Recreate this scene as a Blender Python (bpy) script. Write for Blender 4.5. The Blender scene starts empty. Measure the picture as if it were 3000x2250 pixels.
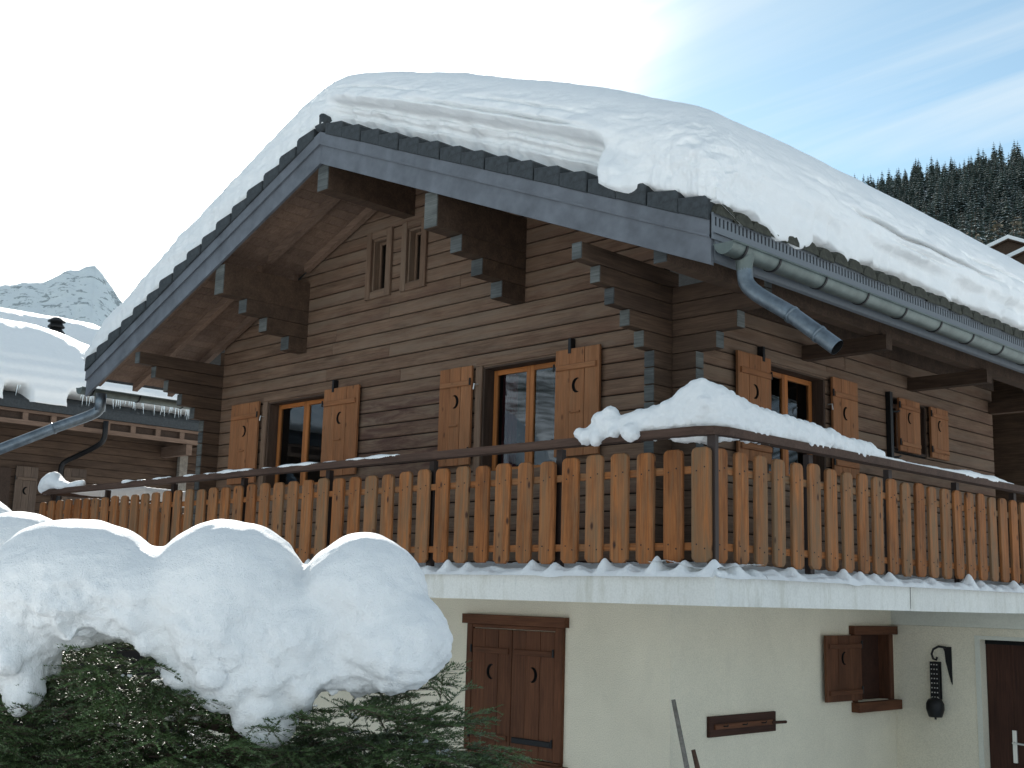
import bpy, bmesh, math, random
import numpy as np
from mathutils import Vector, Matrix
from mathutils.geometry import tessellate_polygon
random.seed(7)
rs = np.random.RandomState(5)
D = bpy.data
SC = bpy.context.scene
COL = SC.collection
R = math.radians

# ------------------------------------------------------------------ camera
cam = D.cameras.new('camera'); camo = D.objects.new('camera', cam); COL.objects.link(camo)
cam.sensor_width = 36; cam.lens = 42.2916; cam.clip_start = 0.1; cam.clip_end = 20000
rr = Vector((0.70800, 0.70570, 0.02680)); ff = Vector((-0.69852, 0.69420, 0.17364)); uu = rr.cross(ff)
camo.matrix_world = Matrix(((rr.x, uu.x, -ff.x, 6.5696), (rr.y, uu.y, -ff.y, -8.5583), (rr.z, uu.z, -ff.z, 0.4355), (0, 0, 0, 1)))
SC.camera = camo

# ------------------------------------------------------------------ sky and sun
SUN_AZ = 60.9      # degrees from +Y towards -X
SUN_EL = 27.6
sd = Vector((-math.sin(R(SUN_AZ)) * math.cos(R(SUN_EL)), math.cos(R(SUN_AZ)) * math.cos(R(SUN_EL)), math.sin(R(SUN_EL))))
SKY_STRENGTH = 0.10
W = D.worlds.new('World'); SC.world = W; W.use_nodes = True
nt = W.node_tree; nt.nodes.clear(); N = nt.nodes; L = nt.links
out = N.new('ShaderNodeOutputWorld'); bg = N.new('ShaderNodeBackground'); L.new(bg.outputs[0], out.inputs[0])
sky = N.new('ShaderNodeTexSky'); sky.sky_type = 'NISHITA'; sky.sun_disc = False
sky.sun_elevation = R(SUN_EL); sky.sun_rotation = R(-SUN_AZ); sky.altitude = 1500; sky.air_density = 1.0; sky.dust_density = 1.2; sky.ozone_density = 1.0
bg.inputs[1].default_value = SKY_STRENGTH
def wn(t, **k):
    n = N.new(t)
    for a, b in k.items(): setattr(n, a, b)
    return n
def wmath(op, a, b=None, clamp=False):
    n = N.new('ShaderNodeMath'); n.operation = op; n.use_clamp = clamp
    for i, x in enumerate((a, b)):
        if x is None: continue
        if isinstance(x, (int, float)): n.inputs[i].default_value = x
        else: L.new(x, n.inputs[i])
    return n.outputs[0]
tc = N.new('ShaderNodeTexCoord')
sep = N.new('ShaderNodeSeparateXYZ'); L.new(tc.outputs['Generated'], sep.inputs[0])
zc = wmath('ADD', wmath('MAXIMUM', sep.outputs[2], 0.0), 0.12)
cx = wmath('DIVIDE', sep.outputs[0], zc); cy = wmath('DIVIDE', sep.outputs[1], zc)
cmb = N.new('ShaderNodeCombineXYZ'); L.new(cx, cmb.inputs[0]); L.new(cy, cmb.inputs[1])
mp = N.new('ShaderNodeMapping'); mp.inputs['Rotation'].default_value = (0, 0, R(38)); mp.inputs['Scale'].default_value = (0.55, 2.3, 1); mp.inputs['Location'].default_value = (0.35, 0.2, 0)
L.new(cmb.outputs[0], mp.inputs[0])
cn = N.new('ShaderNodeTexNoise'); cn.inputs['Scale'].default_value = 0.9; cn.inputs['Detail'].default_value = 7; cn.inputs['Roughness'].default_value = 0.52; cn.inputs['Distortion'].default_value = 0.6
L.new(mp.outputs[0], cn.inputs['Vector'])
cr = N.new('ShaderNodeMapRange'); cr.inputs[1].default_value = 0.44; cr.inputs[2].default_value = 0.68; cr.inputs[4].default_value = 0.85; L.new(cn.outputs[0], cr.inputs[0])
# thin cirrus veil, thickest around the sun
vd = wn('ShaderNodeVectorMath', operation='DOT_PRODUCT'); L.new(tc.outputs['Generated'], vd.inputs[0]); vd.inputs[1].default_value = sd
gl = N.new('ShaderNodeMapRange'); gl.interpolation_type = 'SMOOTHSTEP'; gl.inputs[1].default_value = 0.918; gl.inputs[2].default_value = 0.994; L.new(vd.outputs['Value'], gl.inputs[0])
veil = wmath('ADD', wmath('ADD', cr.outputs[0], gl.outputs[0]), 0.12, True)
mx = N.new('ShaderNodeMix'); mx.data_type = 'RGBA'; L.new(veil, mx.inputs[0])
tint = N.new('ShaderNodeMix'); tint.data_type = 'RGBA'; tint.blend_type = 'MULTIPLY'; tint.inputs[0].default_value = 1; L.new(sky.outputs[0], tint.inputs[6]); tint.inputs[7].default_value = (0.72, 0.88, 0.80, 1)
L.new(tint.outputs[2], mx.inputs[6])
CLOUD = (4.7, 4.95, 4.9)
glow = N.new('ShaderNodeVectorMath'); glow.operation = 'SCALE'; glow.inputs[0].default_value = CLOUD
L.new(wmath('ADD', wmath('MULTIPLY', gl.outputs[0], 1.6), 1.0), glow.inputs['Scale'])
L.new(glow.outputs[0], mx.inputs[7])
L.new(mx.outputs[2], bg.inputs[0])

sl = D.lights.new('sun', 'SUN'); sl.energy = 3.6; sl.angle = R(0.53); sl.color = (1.0, 0.95, 0.87)
so = D.objects.new('sun', sl); COL.objects.link(so); so.rotation_mode = 'QUATERNION'
so.rotation_quaternion = sd.to_track_quat('Z', 'Y'); so.location = (-40, 20, 40)
SC.view_settings.view_transform = 'Standard'; SC.view_settings.look = 'None'
SC.view_settings.exposure = 1.08; SC.view_settings.gamma = 1; SC.view_settings.use_curve_mapping = False

# ------------------------------------------------------------------ numpy noise
def _h(ix, iy, iz, s):
    n = (ix.astype(np.int64) * 73856093) ^ (iy.astype(np.int64) * 19349663) ^ (iz.astype(np.int64) * 83492791) ^ (s * 2654435761)
    n = (n ^ (n >> 13)) * 1274126177 & 0x7fffffff
    n = (n ^ (n >> 16)) & 0xffff
    return n / 65535.0
def vnoise(P, s=0):
    P = np.asarray(P, float); F = np.floor(P).astype(np.int64); T = P - F; T = T * T * (3 - 2 * T)
    r = 0
    for a in (0, 1):
        for b in (0, 1):
            for c in (0, 1):
                w = (T[:, 0] if a else 1 - T[:, 0]) * (T[:, 1] if b else 1 - T[:, 1]) * (T[:, 2] if c else 1 - T[:, 2])
                r = r + w * _h(F[:, 0] + a, F[:, 1] + b, F[:, 2] + c, s)
    return r * 2 - 1
def fbm(P, sc=1.0, o=4, s=0, rough=0.5):
    P = np.asarray(P, float) * sc; r = 0; a = 1; t = 0
    for i in range(o):
        r = r + a * vnoise(P + i * 17.3, s + i); t += a; a *= rough; P = P * 2.03
    return r / t
def f1(x, sc=1.0, o=3, s=0):
    x = np.asarray(x, float)
    return fbm(np.stack([x, x * 0 + 3.3, x * 0 + 1.7], 1), sc, o, s)
def sst(x, a, b):
    t = np.clip((x - a) / (b - a), 0, 1); return t * t * (3 - 2 * t)

# ------------------------------------------------------------------ materials
def mat(name):
    m = D.materials.new(name); m.use_nodes = True
    n = m.node_tree; b = n.nodes['Principled BSDF']
    return m, n.nodes, n.links, b
def inp(b, k, v): b.inputs[k].default_value = v
def rampn(Nn, Ln, src, stops):
    r = Nn.new('ShaderNodeValToRGB'); e = r.color_ramp.elements
    while len(e) < len(stops): e.new(0.5)
    for i, (p, c) in enumerate(stops): e[i].position = p; e[i].color = (*c, 1) if len(c) == 3 else c
    Ln.new(src, r.inputs[0]); return r.outputs[0]
def mixc(Nn, Ln, f, a, b, mode='MIX'):
    m = Nn.new('ShaderNodeMix'); m.data_type = 'RGBA'; m.blend_type = mode
    for i, x in ((0, f), (6, a), (7, b)):
        if isinstance(x, (int, float)): m.inputs[i].default_value = x
        elif isinstance(x, tuple): m.inputs[i].default_value = (*x, 1)
        else: Ln.new(x, m.inputs[i])
    return m.outputs[2]
def noisen(Nn, Ln, vec, sc, det=4, rough=0.5, dist=0.0):
    n = Nn.new('ShaderNodeTexNoise'); n.inputs['Scale'].default_value = sc; n.inputs['Detail'].default_value = det
    n.inputs['Roughness'].default_value = rough; n.inputs['Distortion'].default_value = dist
    if vec is not None: Ln.new(vec, n.inputs['Vector'])
    return n.outputs[0]
def objvec(Nn, Ln, scale, rnd=True):
    t = Nn.new('ShaderNodeTexCoord'); v = t.outputs['Object']
    if rnd:
        oi = Nn.new('ShaderNodeObjectInfo'); mm = Nn.new('ShaderNodeMath'); mm.operation = 'MULTIPLY'; mm.inputs[1].default_value = 57.0
        Ln.new(oi.outputs['Random'], mm.inputs[0]); ad = Nn.new('ShaderNodeVectorMath'); ad.operation = 'ADD'
        Ln.new(v, ad.inputs[0]); Ln.new(mm.outputs[0], ad.inputs[1]); v = ad.outputs[0]
    m = Nn.new('ShaderNodeMapping'); m.inputs['Scale'].default_value = scale; Ln.new(v, m.inputs[0]); return m.outputs[0]
def bumpn(Nn, Ln, b, h, st, dist=0.01):
    bp = Nn.new('ShaderNodeBump'); bp.inputs['Strength'].default_value = st; bp.inputs['Distance'].default_value = dist
    Ln.new(h, bp.inputs['Height']); Ln.new(bp.outputs[0], b.inputs['Normal'])
def wood(name, dark, mid, light, grey=None, greyamt=0.5, knots=0.0, rough=0.75, stain=0.35, redstain=0.0, var=1.0):
    """weathered wood, grain along the object's local X"""
    m, Nn, Ln, b = mat(name)
    v = objvec(Nn, Ln, (1.2, 22, 22)); g = noisen(Nn, Ln, v, 1.6, 6, 0.6, 0.8)
    v2 = objvec(Nn, Ln, (3.0, 110, 60)); g2 = noisen(Nn, Ln, v2, 1.0, 3, 0.6)
    c = rampn(Nn, Ln, g, [(0.25, dark), (0.5, mid), (0.78, light)])
    c = mixc(Nn, Ln, 0.38, c, rampn(Nn, Ln, g2, [(0.3, tuple(x * 0.55 for x in mid)), (0.7, tuple(min(1, x * 1.35) for x in light))]))
    oi = Nn.new('ShaderNodeObjectInfo')
    rv = rampn(Nn, Ln, oi.outputs['Random'], [(0.0, (1 - 0.30 * var, 1 - 0.30 * var, 1 - 0.28 * var)), (0.5, (1, 1, 1)), (1.0, (1 + 0.22 * var, 1 + 0.17 * var, 1 + 0.10 * var))])
    c = mixc(Nn, Ln, 1.0, c, rv, 'MULTIPLY')
    if stain:
        v3 = objvec(Nn, Ln, (1.4, 5, 5)); s = noisen(Nn, Ln, v3, 1.3, 5, 0.65)
        f = rampn(Nn, Ln, s, [(0.42, (0, 0, 0)), (0.72, (1, 1, 1))])
        c = mixc(Nn, Ln, f, c, mixc(Nn, Ln, stain, c, tuple(x * 0.25 for x in dark)))
    if grey:
        v4 = objvec(Nn, Ln, (0.9, 9, 9)); s = noisen(Nn, Ln, v4, 2.0, 5, 0.6, 0.5)
        ad = Nn.new('ShaderNodeMath'); ad.operation = 'MULTIPLY_ADD'; Ln.new(oi.outputs['Random'], ad.inputs[0]); ad.inputs[1].default_value = 0.3; Ln.new(s, ad.inputs[2])
        f = rampn(Nn, Ln, ad.outputs[0], [(0.52, (0, 0, 0)), (0.85, (greyamt,) * 3)])
        c = mixc(Nn, Ln, f, c, grey)
    if redstain:
        v6 = objvec(Nn, Ln, (0.8, 4, 4), False); s = noisen(Nn, Ln, v6, 1.1, 5, 0.7)
        f = rampn(Nn, Ln, s, [(0.5, (0, 0, 0)), (0.66, (redstain,) * 3)])
        c = mixc(Nn, Ln, f, c, (0.075, 0.030, 0.020))
    if redstain:
        ge = Nn.new('ShaderNodeNewGeometry'); sp_ = Nn.new('ShaderNodeSeparateXYZ'); Ln.new(ge.outputs['Position'], sp_.inputs[0]); fac = None
        for ax, a0, a1, b0, b1 in ((0, -4.75, -4.45, -3.0, -2.9), (2, 1.55, 1.75, 2.55, 2.72)):
            for q0, q1 in ((a0, a1), (b1, b0)):
                mr = Nn.new('ShaderNodeMapRange'); mr.inputs[1].default_value = q0; mr.inputs[2].default_value = q1; Ln.new(sp_.outputs[ax], mr.inputs[0])
                if fac is None: fac = mr.outputs[0]
                else:
                    mu = Nn.new('ShaderNodeMath'); mu.operation = 'MULTIPLY'; Ln.new(fac, mu.inputs[0]); Ln.new(mr.outputs[0], mu.inputs[1]); fac = mu.outputs[0]
        mp_ = Nn.new('ShaderNodeMapping'); mp_.inputs['Scale'].default_value = (1.6, 1, 9); Ln.new(ge.outputs['Position'], mp_.inputs[0])
        f9 = rampn(Nn, Ln, noisen(Nn, Ln, mp_.outputs[0], 1.2, 6, 0.7, 0.6), [(0.40, (0, 0, 0)), (0.62, (0.85, 0.85, 0.85))]); mu = Nn.new('ShaderNodeMath'); mu.operation = 'MULTIPLY'; Ln.new(fac, mu.inputs[0]); Ln.new(f9, mu.inputs[1])
        c = mixc(Nn, Ln, mu.outputs[0], c, (0.070, 0.032, 0.026))
    if knots:
        v5 = objvec(Nn, Ln, (4.2, 8.5, 8.5)); vo = Nn.new('ShaderNodeTexVoronoi'); vo.inputs['Scale'].default_value = 1.0; Ln.new(v5, vo.inputs['Vector'])
        f = rampn(Nn, Ln, vo.outputs['Distance'], [(0.07, (knots,) * 3), (0.16, (0, 0, 0))])
        c = mixc(Nn, Ln, f, c, (0.045, 0.02, 0.012))
    Ln.new(c, b.inputs['Base Color']); inp(b, 'Roughness', rough); inp(b, 'Specular IOR Level', 0.25)
    bumpn(Nn, Ln, b, mixc(Nn, Ln, 0.5, g, g2), 0.5, 0.004)
    return m
def plain(name, col, rough=0.6, metal=0.0, var=0.0, vs=8, bump=0.0, spec=0.4):
    m, Nn, Ln, b = mat(name); inp(b, 'Roughness', rough); inp(b, 'Metallic', metal); inp(b, 'Specular IOR Level', spec)
    if var:
        v = objvec(Nn, Ln, (1, 1, 1), False); g = noisen(Nn, Ln, v, vs, 5, 0.6)
        c = rampn(Nn, Ln, g, [(0.3, tuple(x * (1 - var) for x in col)), (0.7, tuple(min(1, x * (1 + var)) for x in col))])
        Ln.new(c, b.inputs['Base Color'])
        if bump: bumpn(Nn, Ln, b, g, bump, 0.01)
    else: inp(b, 'Base Color', (*col, 1))
    return m
def snowmat(name, col=(0.88, 0.895, 0.895), bump=0.6, sc=14):
    m, Nn, Ln, b = mat(name)
    v = objvec(Nn, Ln, (1, 1, 1), False); g = noisen(Nn, Ln, v, sc, 6, 0.62); g2 = noisen(Nn, Ln, v, sc * 9, 3, 0.6)
    c = rampn(Nn, Ln, g, [(0.3, tuple(x * 0.965 for x in col)), (0.7, col)])
    Ln.new(c, b.inputs['Base Color']); inp(b, 'Roughness', 0.65); inp(b, 'Specular IOR Level', 0.25)
    bumpn(Nn, Ln, b, mixc(Nn, Ln, 0.3, g, g2), bump, 0.02)
    return m
def stucco(name, col, dark, sc=95, bump=0.9, streak=False, mottle=0.25):
    m, Nn, Ln, b = mat(name)
    v = objvec(Nn, Ln, (1, 1, 1), False); g = noisen(Nn, Ln, v, sc, 3, 0.6); big = noisen(Nn, Ln, v, 1.1, 5, 0.55)
    c = rampn(Nn, Ln, big, [(0.35, tuple(x * (1 - mottle * 0.4) for x in col)), (0.65, col)])
    c = mixc(Nn, Ln, 0.30, c, rampn(Nn, Ln, g, [(0.35, dark), (0.6, (1, 1, 1))]), 'MULTIPLY')
    st0 = noisen(Nn, Ln, objvec(Nn, Ln, (1.2, 1.2, 0.6), False), 2.4, 6, 0.65)
    c = mixc(Nn, Ln, rampn(Nn, Ln, st0, [(0.55, (0, 0, 0)), (0.78, (0.45, 0.45, 0.45))]), c, tuple(x * 0.72 for x in col))
    if streak:
        v2 = objvec(Nn, Ln, (2.6, 2.6, 0.6), False); s = noisen(Nn, Ln, v2, 1.9, 8, 0.78)
        f = rampn(Nn, Ln, s, [(0.5, (0, 0, 0)), (0.75, (0.75, 0.75, 0.75))]); c = mixc(Nn, Ln, f, c, (0.47, 0.45, 0.36))
        v3 = objvec(Nn, Ln, (9, 9, 0.8), False); s3 = noisen(Nn, Ln, v3, 2.2, 5, 0.7)
        f3 = rampn(Nn, Ln, s3, [(0.62, (0, 0, 0)), (0.78, (0.6, 0.6, 0.6))]); c = mixc(Nn, Ln, f3, c, (0.34, 0.37, 0.36))
    Ln.new(c, b.inputs['Base Color']); inp(b, 'Roughness', 0.9); inp(b, 'Specular IOR Level', 0.15)
    bumpn(Nn, Ln, b, g, bump, 0.006); return m
M = {}
M['siding'] = wood('siding_wood', (0.095, 0.054, 0.033), (0.160, 0.097, 0.062), (0.225, 0.145, 0.098), grey=(0.180, 0.136, 0.100), greyamt=0.6, stain=0.45, redstain=0.40, var=0.20)
M['beam'] = wood('beam_wood', (0.045, 0.027, 0.018), (0.078, 0.048, 0.032), (0.118, 0.077, 0.052), stain=0.5, var=0.5)
M['endgrain'] = wood('end_grain', (0.05, 0.056, 0.056), (0.088, 0.097, 0.097), (0.14, 0.15, 0.146), stain=0.6)
M['soffit'] = wood('soffit_wood', (0.115, 0.070, 0.050), (0.175, 0.112, 0.080), (0.24, 0.165, 0.12), stain=0.3, var=0.6)
M['picket'] = wood('picket_wood', (0.10, 0.032, 0.011), (0.31, 0.106, 0.029), (0.46, 0.185, 0.060), grey=(0.165, 0.112, 0.064), greyamt=0.85, knots=0.95, stain=0.55, var=0.8)
M['shutter'] = wood('shutter_wood', (0.19, 0.074, 0.030), (0.28, 0.114, 0.047), (0.36, 0.158, 0.068), grey=(0.22, 0.128, 0.070), greyamt=0.4, knots=0.6, stain=0.35, var=0.5)
M['sash'] = wood('sash_wood', (0.25, 0.086, 0.024), (0.36, 0.130, 0.036), (0.44, 0.175, 0.054), stain=0.15, rough=0.5)
M['darkframe'] = wood('dark_frame_wood', (0.035, 0.022, 0.016), (0.06, 0.038, 0.027), (0.09, 0.058, 0.042), stain=0.3)
M['lowshutter'] = wood('lower_shutter_wood', (0.070, 0.026, 0.012), (0.108, 0.042, 0.020), (0.15, 0.061, 0.030), stain=0.45, var=0.5)
M['doorwood'] = wood('door_wood', (0.036, 0.014, 0.009), (0.058, 0.023, 0.014), (0.085, 0.035, 0.021), stain=0.4)
M['railwood'] = wood('rail_wood', (0.052, 0.028, 0.019), (0.085, 0.048, 0.033), (0.125, 0.075, 0.054), stain=0.4)
M['greywood'] = wood('grey_wood', (0.15, 0.135, 0.115), (0.24, 0.22, 0.19), (0.34, 0.31, 0.27), stain=0.4)
M['fascia'] = plain('painted_fascia', (0.115, 0.125, 0.142), 0.5, 0.0, 0.30, 4)
M['tile'] = plain('dark_tile', (0.034, 0.040, 0.044), 0.7, 0.0, 0.35, 25, 0.3)
M['moss'] = plain('mossy_tile', (0.045, 0.046, 0.035), 0.9, 0.0, 0.4, 40, 0.4)
M['zinc'] = plain('zinc_gutter', (0.13, 0.155, 0.145), 0.5, 0.6, 0.22, 7)
M['zincpipe'] = plain('zinc_pipe', (0.15, 0.18, 0.205), 0.40, 0.7, 0.35, 9)
M['comb'] = plain('eaves_comb_metal', (0.17, 0.19, 0.21), 0.6, 0.3)
M['iron'] = plain('black_iron', (0.012, 0.012, 0.013), 0.5, 0.3)
M['brownmetal'] = plain('brown_metal', (0.035, 0.022, 0.018), 0.5, 0.2)
M['darkhole'] = plain('dark_hollow', (0.006, 0.006, 0.006), 0.95)  # near-black; also stands in for shade inside cut-outs
M['steel'] = plain('bright_steel', (0.75, 0.75, 0.73), 0.3, 0.7)
M['stucco'] = stucco('cream_stucco', (0.85, 0.775, 0.62), (0.5, 0.5, 0.45))
M['slab'] = stucco('white_slab_paint', (0.80, 0.79, 0.74), (0.7, 0.7, 0.68), 60, 0.25, True)
M['reveal'] = stucco('white_reveal_paint', (0.70, 0.69, 0.60), (0.7, 0.7, 0.68), 60, 0.2)
M['snow'] = snowmat('snow')
M['snowrough'] = snowmat('lumpy_snow', bump=0.9, sc=20)
M['curtain'] = plain('dark_red_curtain', (0.16, 0.018, 0.025), 0.9)
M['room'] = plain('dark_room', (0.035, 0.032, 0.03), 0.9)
M['blind'] = plain('pale_curtain', (0.6, 0.66, 0.66), 0.9)
M['needle'] = plain('spruce_needles', (0.062, 0.102, 0.036), 0.5, 0, 0.75, 6)
M['needle_haze'] = plain('hazed_needles', (0.082, 0.112, 0.100), 0.8, 0, 0.5, 0.2)  # paler and bluer: distance haze put into the needle colour
M['needle3'] = plain('larch_twigs', (0.17, 0.145, 0.10), 0.9, 0, 0.4, 0.3)
M['bark'] = plain('bark', (0.07, 0.048, 0.035), 0.9, 0, 0.4, 20)
M['ice'] = plain('ice', (0.75, 0.84, 0.87), 0.25, 0)
m, Nn, Ln, b = mat('window_glass'); Nn.remove(b); g_ = Nn.new('ShaderNodeBsdfGlossy'); g_.inputs['Roughness'].default_value = 0.02; g_.inputs['Color'].default_value = (0.85, 0.93, 1, 1)
t_ = Nn.new('ShaderNodeBsdfTransparent'); t_.inputs[0].default_value = (0.55, 0.62, 0.66, 1); fr = Nn.new('ShaderNodeFresnel'); fr.inputs[0].default_value = 1.9
mxs = Nn.new('ShaderNodeMixShader'); Ln.new(fr.outputs[0], mxs.inputs[0]); Ln.new(t_.outputs[0], mxs.inputs[1]); Ln.new(g_.outputs[0], mxs.inputs[2]); Ln.new(mxs.outputs[0], Nn['Material Output'].inputs[0])
M['glass'] = m

# ------------------------------------------------------------------ object helpers
def link(name, me, parent=None, mw=None, kind=None):
    o = D.objects.new(name, me); COL.objects.link(o)
    if parent is not None:
        o.parent = parent
    if mw is not None:
        PW[o.name] = mw
        o.matrix_local = (WM(parent).inverted() @ mw) if parent is not None else mw
    if kind: o['kind'] = kind
    return o
PW = {}
def WM(o):
    return PW.get(o.name, Matrix.Identity(4)) if o is not None else Matrix.Identity(4)
def tag(o, label, cat, group=None, kind=None):
    if label: o['label'] = label
    if cat: o['category'] = cat
    if group: o['group'] = group
    if kind: o['kind'] = kind
    return o
def empty(name, loc, label, cat, group=None):
    o = D.objects.new(name, None); COL.objects.link(o); o.empty_display_size = 0.3
    mw = Matrix.Translation(loc); o.matrix_local = mw; PW[o.name] = mw
    return tag(o, label, cat, group)
def mesh(name, V, F, m, smooth=False, mi=None):
    me = D.meshes.new(name); me.from_pydata([tuple(v) for v in V], [], [tuple(f) for f in F])
    for x in (m if isinstance(m, (list, tuple)) else [m]): me.materials.append(x)
    if mi is not None: me.polygons.foreach_set('material_index', mi)
    if smooth: me.polygons.foreach_set('use_smooth', [True] * len(me.polygons))
    me.update(); return me
def bigmesh(name, V, F, m, smooth=True):
    """fast mesh from numpy arrays; F is (n,3) or (n,4)"""
    V = np.asarray(V, np.float32); F = np.asarray(F, np.int32); me = D.meshes.new(name); k = F.shape[1]
    me.vertices.add(len(V)); me.vertices.foreach_set('co', V.ravel())
    me.loops.add(F.size); me.loops.foreach_set('vertex_index', F.ravel())
    me.polygons.add(len(F)); me.polygons.foreach_set('loop_start', np.arange(len(F), dtype=np.int32) * k)
    me.polygons.foreach_set('loop_total', np.full(len(F), k, np.int32))
    me.polygons.foreach_set('use_smooth', np.full(len(F), smooth))
    me.materials.append(m); me.update(calc_edges=True); me.validate(); return me
def grid_faces(nu, nv):
    i = np.arange(nu - 1)[:, None] * nv + np.arange(nv - 1)[None, :]; i = i.ravel()
    return np.stack([i, i + nv, i + nv + 1, i + 1], 1)
class MB:
    def __init__(s): s.V = []; s.F = []; s.mi = []
    def add(s, V, F, k=0):
        n = len(s.V); s.V += [tuple(v) for v in V]; s.F += [tuple(i + n for i in f) for f in F]; s.mi += [k] * len(F)
    def box(s, x0, x1, y0, y1, z0, z1, k=0):
        V = [(x, y, z) for x in (x0, x1) for y in (y0, y1) for z in (z0, z1)]
        s.add(V, [(0, 1, 3, 2), (4, 6, 7, 5), (0, 4, 5, 1), (2, 3, 7, 6), (0, 2, 6, 4), (1, 5, 7, 3)], k)
    def tube(s, pts, r, n=10, k=0, cap=True):
        pts = [Vector(p) for p in pts]; rs_ = r if isinstance(r, (list, tuple)) else [r] * len(pts)
        V = []; prev = None
        for i, p in enumerate(pts):
            d = (pts[min(i + 1, len(pts) - 1)] - pts[max(i - 1, 0)]).normalized()
            a = prev if prev is not None else (Vector((0, 0, 1)) if abs(d.z) < 0.9 else Vector((1, 0, 0)))
            a = (a - d * a.dot(d)).normalized(); prev = a; c = d.cross(a)
            for j in range(n):
                t = 2 * math.pi * j / n; V.append(p + (a * math.cos(t) + c * math.sin(t)) * rs_[i])
        F = [(i * n + j, i * n + (j + 1) % n, (i + 1) * n + (j + 1) % n, (i + 1) * n + j) for i in range(len(pts) - 1) for j in range(n)]
        if cap: F += [tuple(range(n - 1, -1, -1)), tuple((len(pts) - 1) * n + j for j in range(n))]
        s.add(V, F, k)
    def mesh(s, name, m, smooth=False): return mesh(name, s.V, s.F, m, smooth, s.mi)
    def link(s, name, m, parent=None, smooth=False, kind=None):
        """world-space geometry; the object origin goes to the centre"""
        A = np.array(s.V); c = Vector(((A.min(0) + A.max(0)) / 2).tolist())
        s.V = [(v[0] - c.x, v[1] - c.y, v[2] - c.z) for v in s.V]
        return link(name, s.mesh(name, m, smooth), parent, Matrix.Translation(c), kind)
def inset(P, d):
    n = len(P); Q = []
    for i in range(n):
        p0, p1, p2 = (Vector(P[i - 1]), Vector(P[i]), Vector(P[(i + 1) % n]))
        e1 = (p1 - p0).normalized(); e2 = (p2 - p1).normalized(); n1 = Vector((-e1.y, e1.x)); n2 = Vector((-e2.y, e2.x))
        k = 1 + n1.dot(n2); Q.append(p1 + (n1 + n2) * (d / max(k, 0.3)))
    return Q
def basis(o, u, v, w):
    return Matrix(((u[0], v[0], w[0], o[0]), (u[1], v[1], w[1], o[1]), (u[2], v[2], w[2], o[2]), (0, 0, 0, 1)))
def plate(name, P, th, o, u, v, m, parent, ch=0.004, jitter=0.0, kind=None):
    """convex CCW polygon P in the (u,v) frame at o, extruded th towards w=u x v, with a chamfered front; local X = u (grain)"""
    u = Vector(u); v = Vector(v); w = u.cross(v)
    cxx = sum(p[0] for p in P) / len(P); cyy = sum(p[1] for p in P) / len(P)
    P = [(p[0] - cxx, p[1] - cyy) for p in P]; n = len(P); I = inset(P, ch)
    V = [(p[0], p[1], 0) for p in P] + [(p[0], p[1], th - ch) for p in P] + [(p[0], p[1], th) for p in I]
    F = [tuple(range(n - 1, -1, -1)), tuple(2 * n + i for i in range(n))]
    for a in (0, n): F += [(a + i, a + (i + 1) % n, a + n + (i + 1) % n, a + n + i) for i in range(n)]
    oo = Vector(o) + u * cxx + v * cyy
    mw = basis(oo, u, v, w)
    if jitter: mw = mw @ Matrix.Rotation(random.uniform(-jitter, jitter), 4, 'Z') @ Matrix.Translation((0, 0, random.uniform(0, 0.002)))
    return link(name, mesh(name, V, F, m), parent, mw, kind)
def rect(x0, x1, y0, y1): return [(x0, y0), (x1, y0), (x1, y1), (x0, y1)]
XA, YA, ZA = Vector((1, 0, 0)), Vector((0, 1, 0)), Vector((0, 0, 1))

# ------------------------------------------------------------------ terrain
def terr(x, y):
    """ground height: level round the houses, a bank under the camera, a wooded hill to the north, ranges all round"""
    x = np.asarray(x, float); y = np.asarray(y, float); r = np.hypot(x, y); phi = np.degrees(np.arctan2(-x, y))
    base = -2.25 + 1.05 * sst((x - y), 4.5, 11.5) - 0.6 * sst(-x, 8, 25)
    w = sst(phi, -60, -10) * (1 - sst(phi, 48, 66))
    hill = np.where(r < 236, 0.262 * r * sst(r, 35, 200) + 0.0 * r, 0)
    e = 0.262 + 0.078 * np.clip((r - 236) / 364, 0, 1)
    e = e + 0.013 * np.clip((28 - phi) / 6.7, 0, 1.6) * sst(r, 236, 600)
    hill = e * r * sst(r, 30, 190); hill = np.where(r > 640, 0.34 * 640 + (r - 640) * 0.10, hill)
    w2 = 1 - w
    other = 0.20 * np.clip(r - 260, 0, 1400) * (0.8 + 0.35 * np.sin(np.radians(phi) * 3 + 1.0))
    lft = sst(phi, 50, 60) * (1 - sst(phi, 90, 110)); other = other * (1 - 0.85 * lft)
    P = np.stack([x * 0.006, y * 0.006, x * 0], 1) if x.ndim == 1 else None
    nz = fbm(P, 1, 5, 11) * np.clip(r - 60, 0, 500) * 0.05 if P is not None else 0
    return base + hill * w + other * w2 + nz
rings = np.concatenate([np.linspace(0.5, 30, 60), np.geomspace(31, 5200, 90)]); na = 260
ang = np.linspace(0, 2 * math.pi, na)
RR, AA = np.meshgrid(rings, ang, indexing='ij'); X = -np.sin(AA).ravel() * RR.ravel(); Y = np.cos(AA).ravel() * RR.ravel()
Z = terr(X, Y) + fbm(np.stack([X * 0.5, Y * 0.5, X * 0], 1), 1, 3, 3) * 0.10
m, Nn, Ln, b = mat('snowy_ground')
geo = Nn.new('ShaderNodeNewGeometry'); pos = geo.outputs['Position']
d1 = noisen(Nn, Ln, pos, 0.012, 8, 0.68); d2 = noisen(Nn, Ln, pos, 0.09, 4, 0.7)
ln = Nn.new('ShaderNodeVectorMath'); ln.operation = 'LENGTH'; Ln.new(pos, ln.inputs[0])
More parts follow.
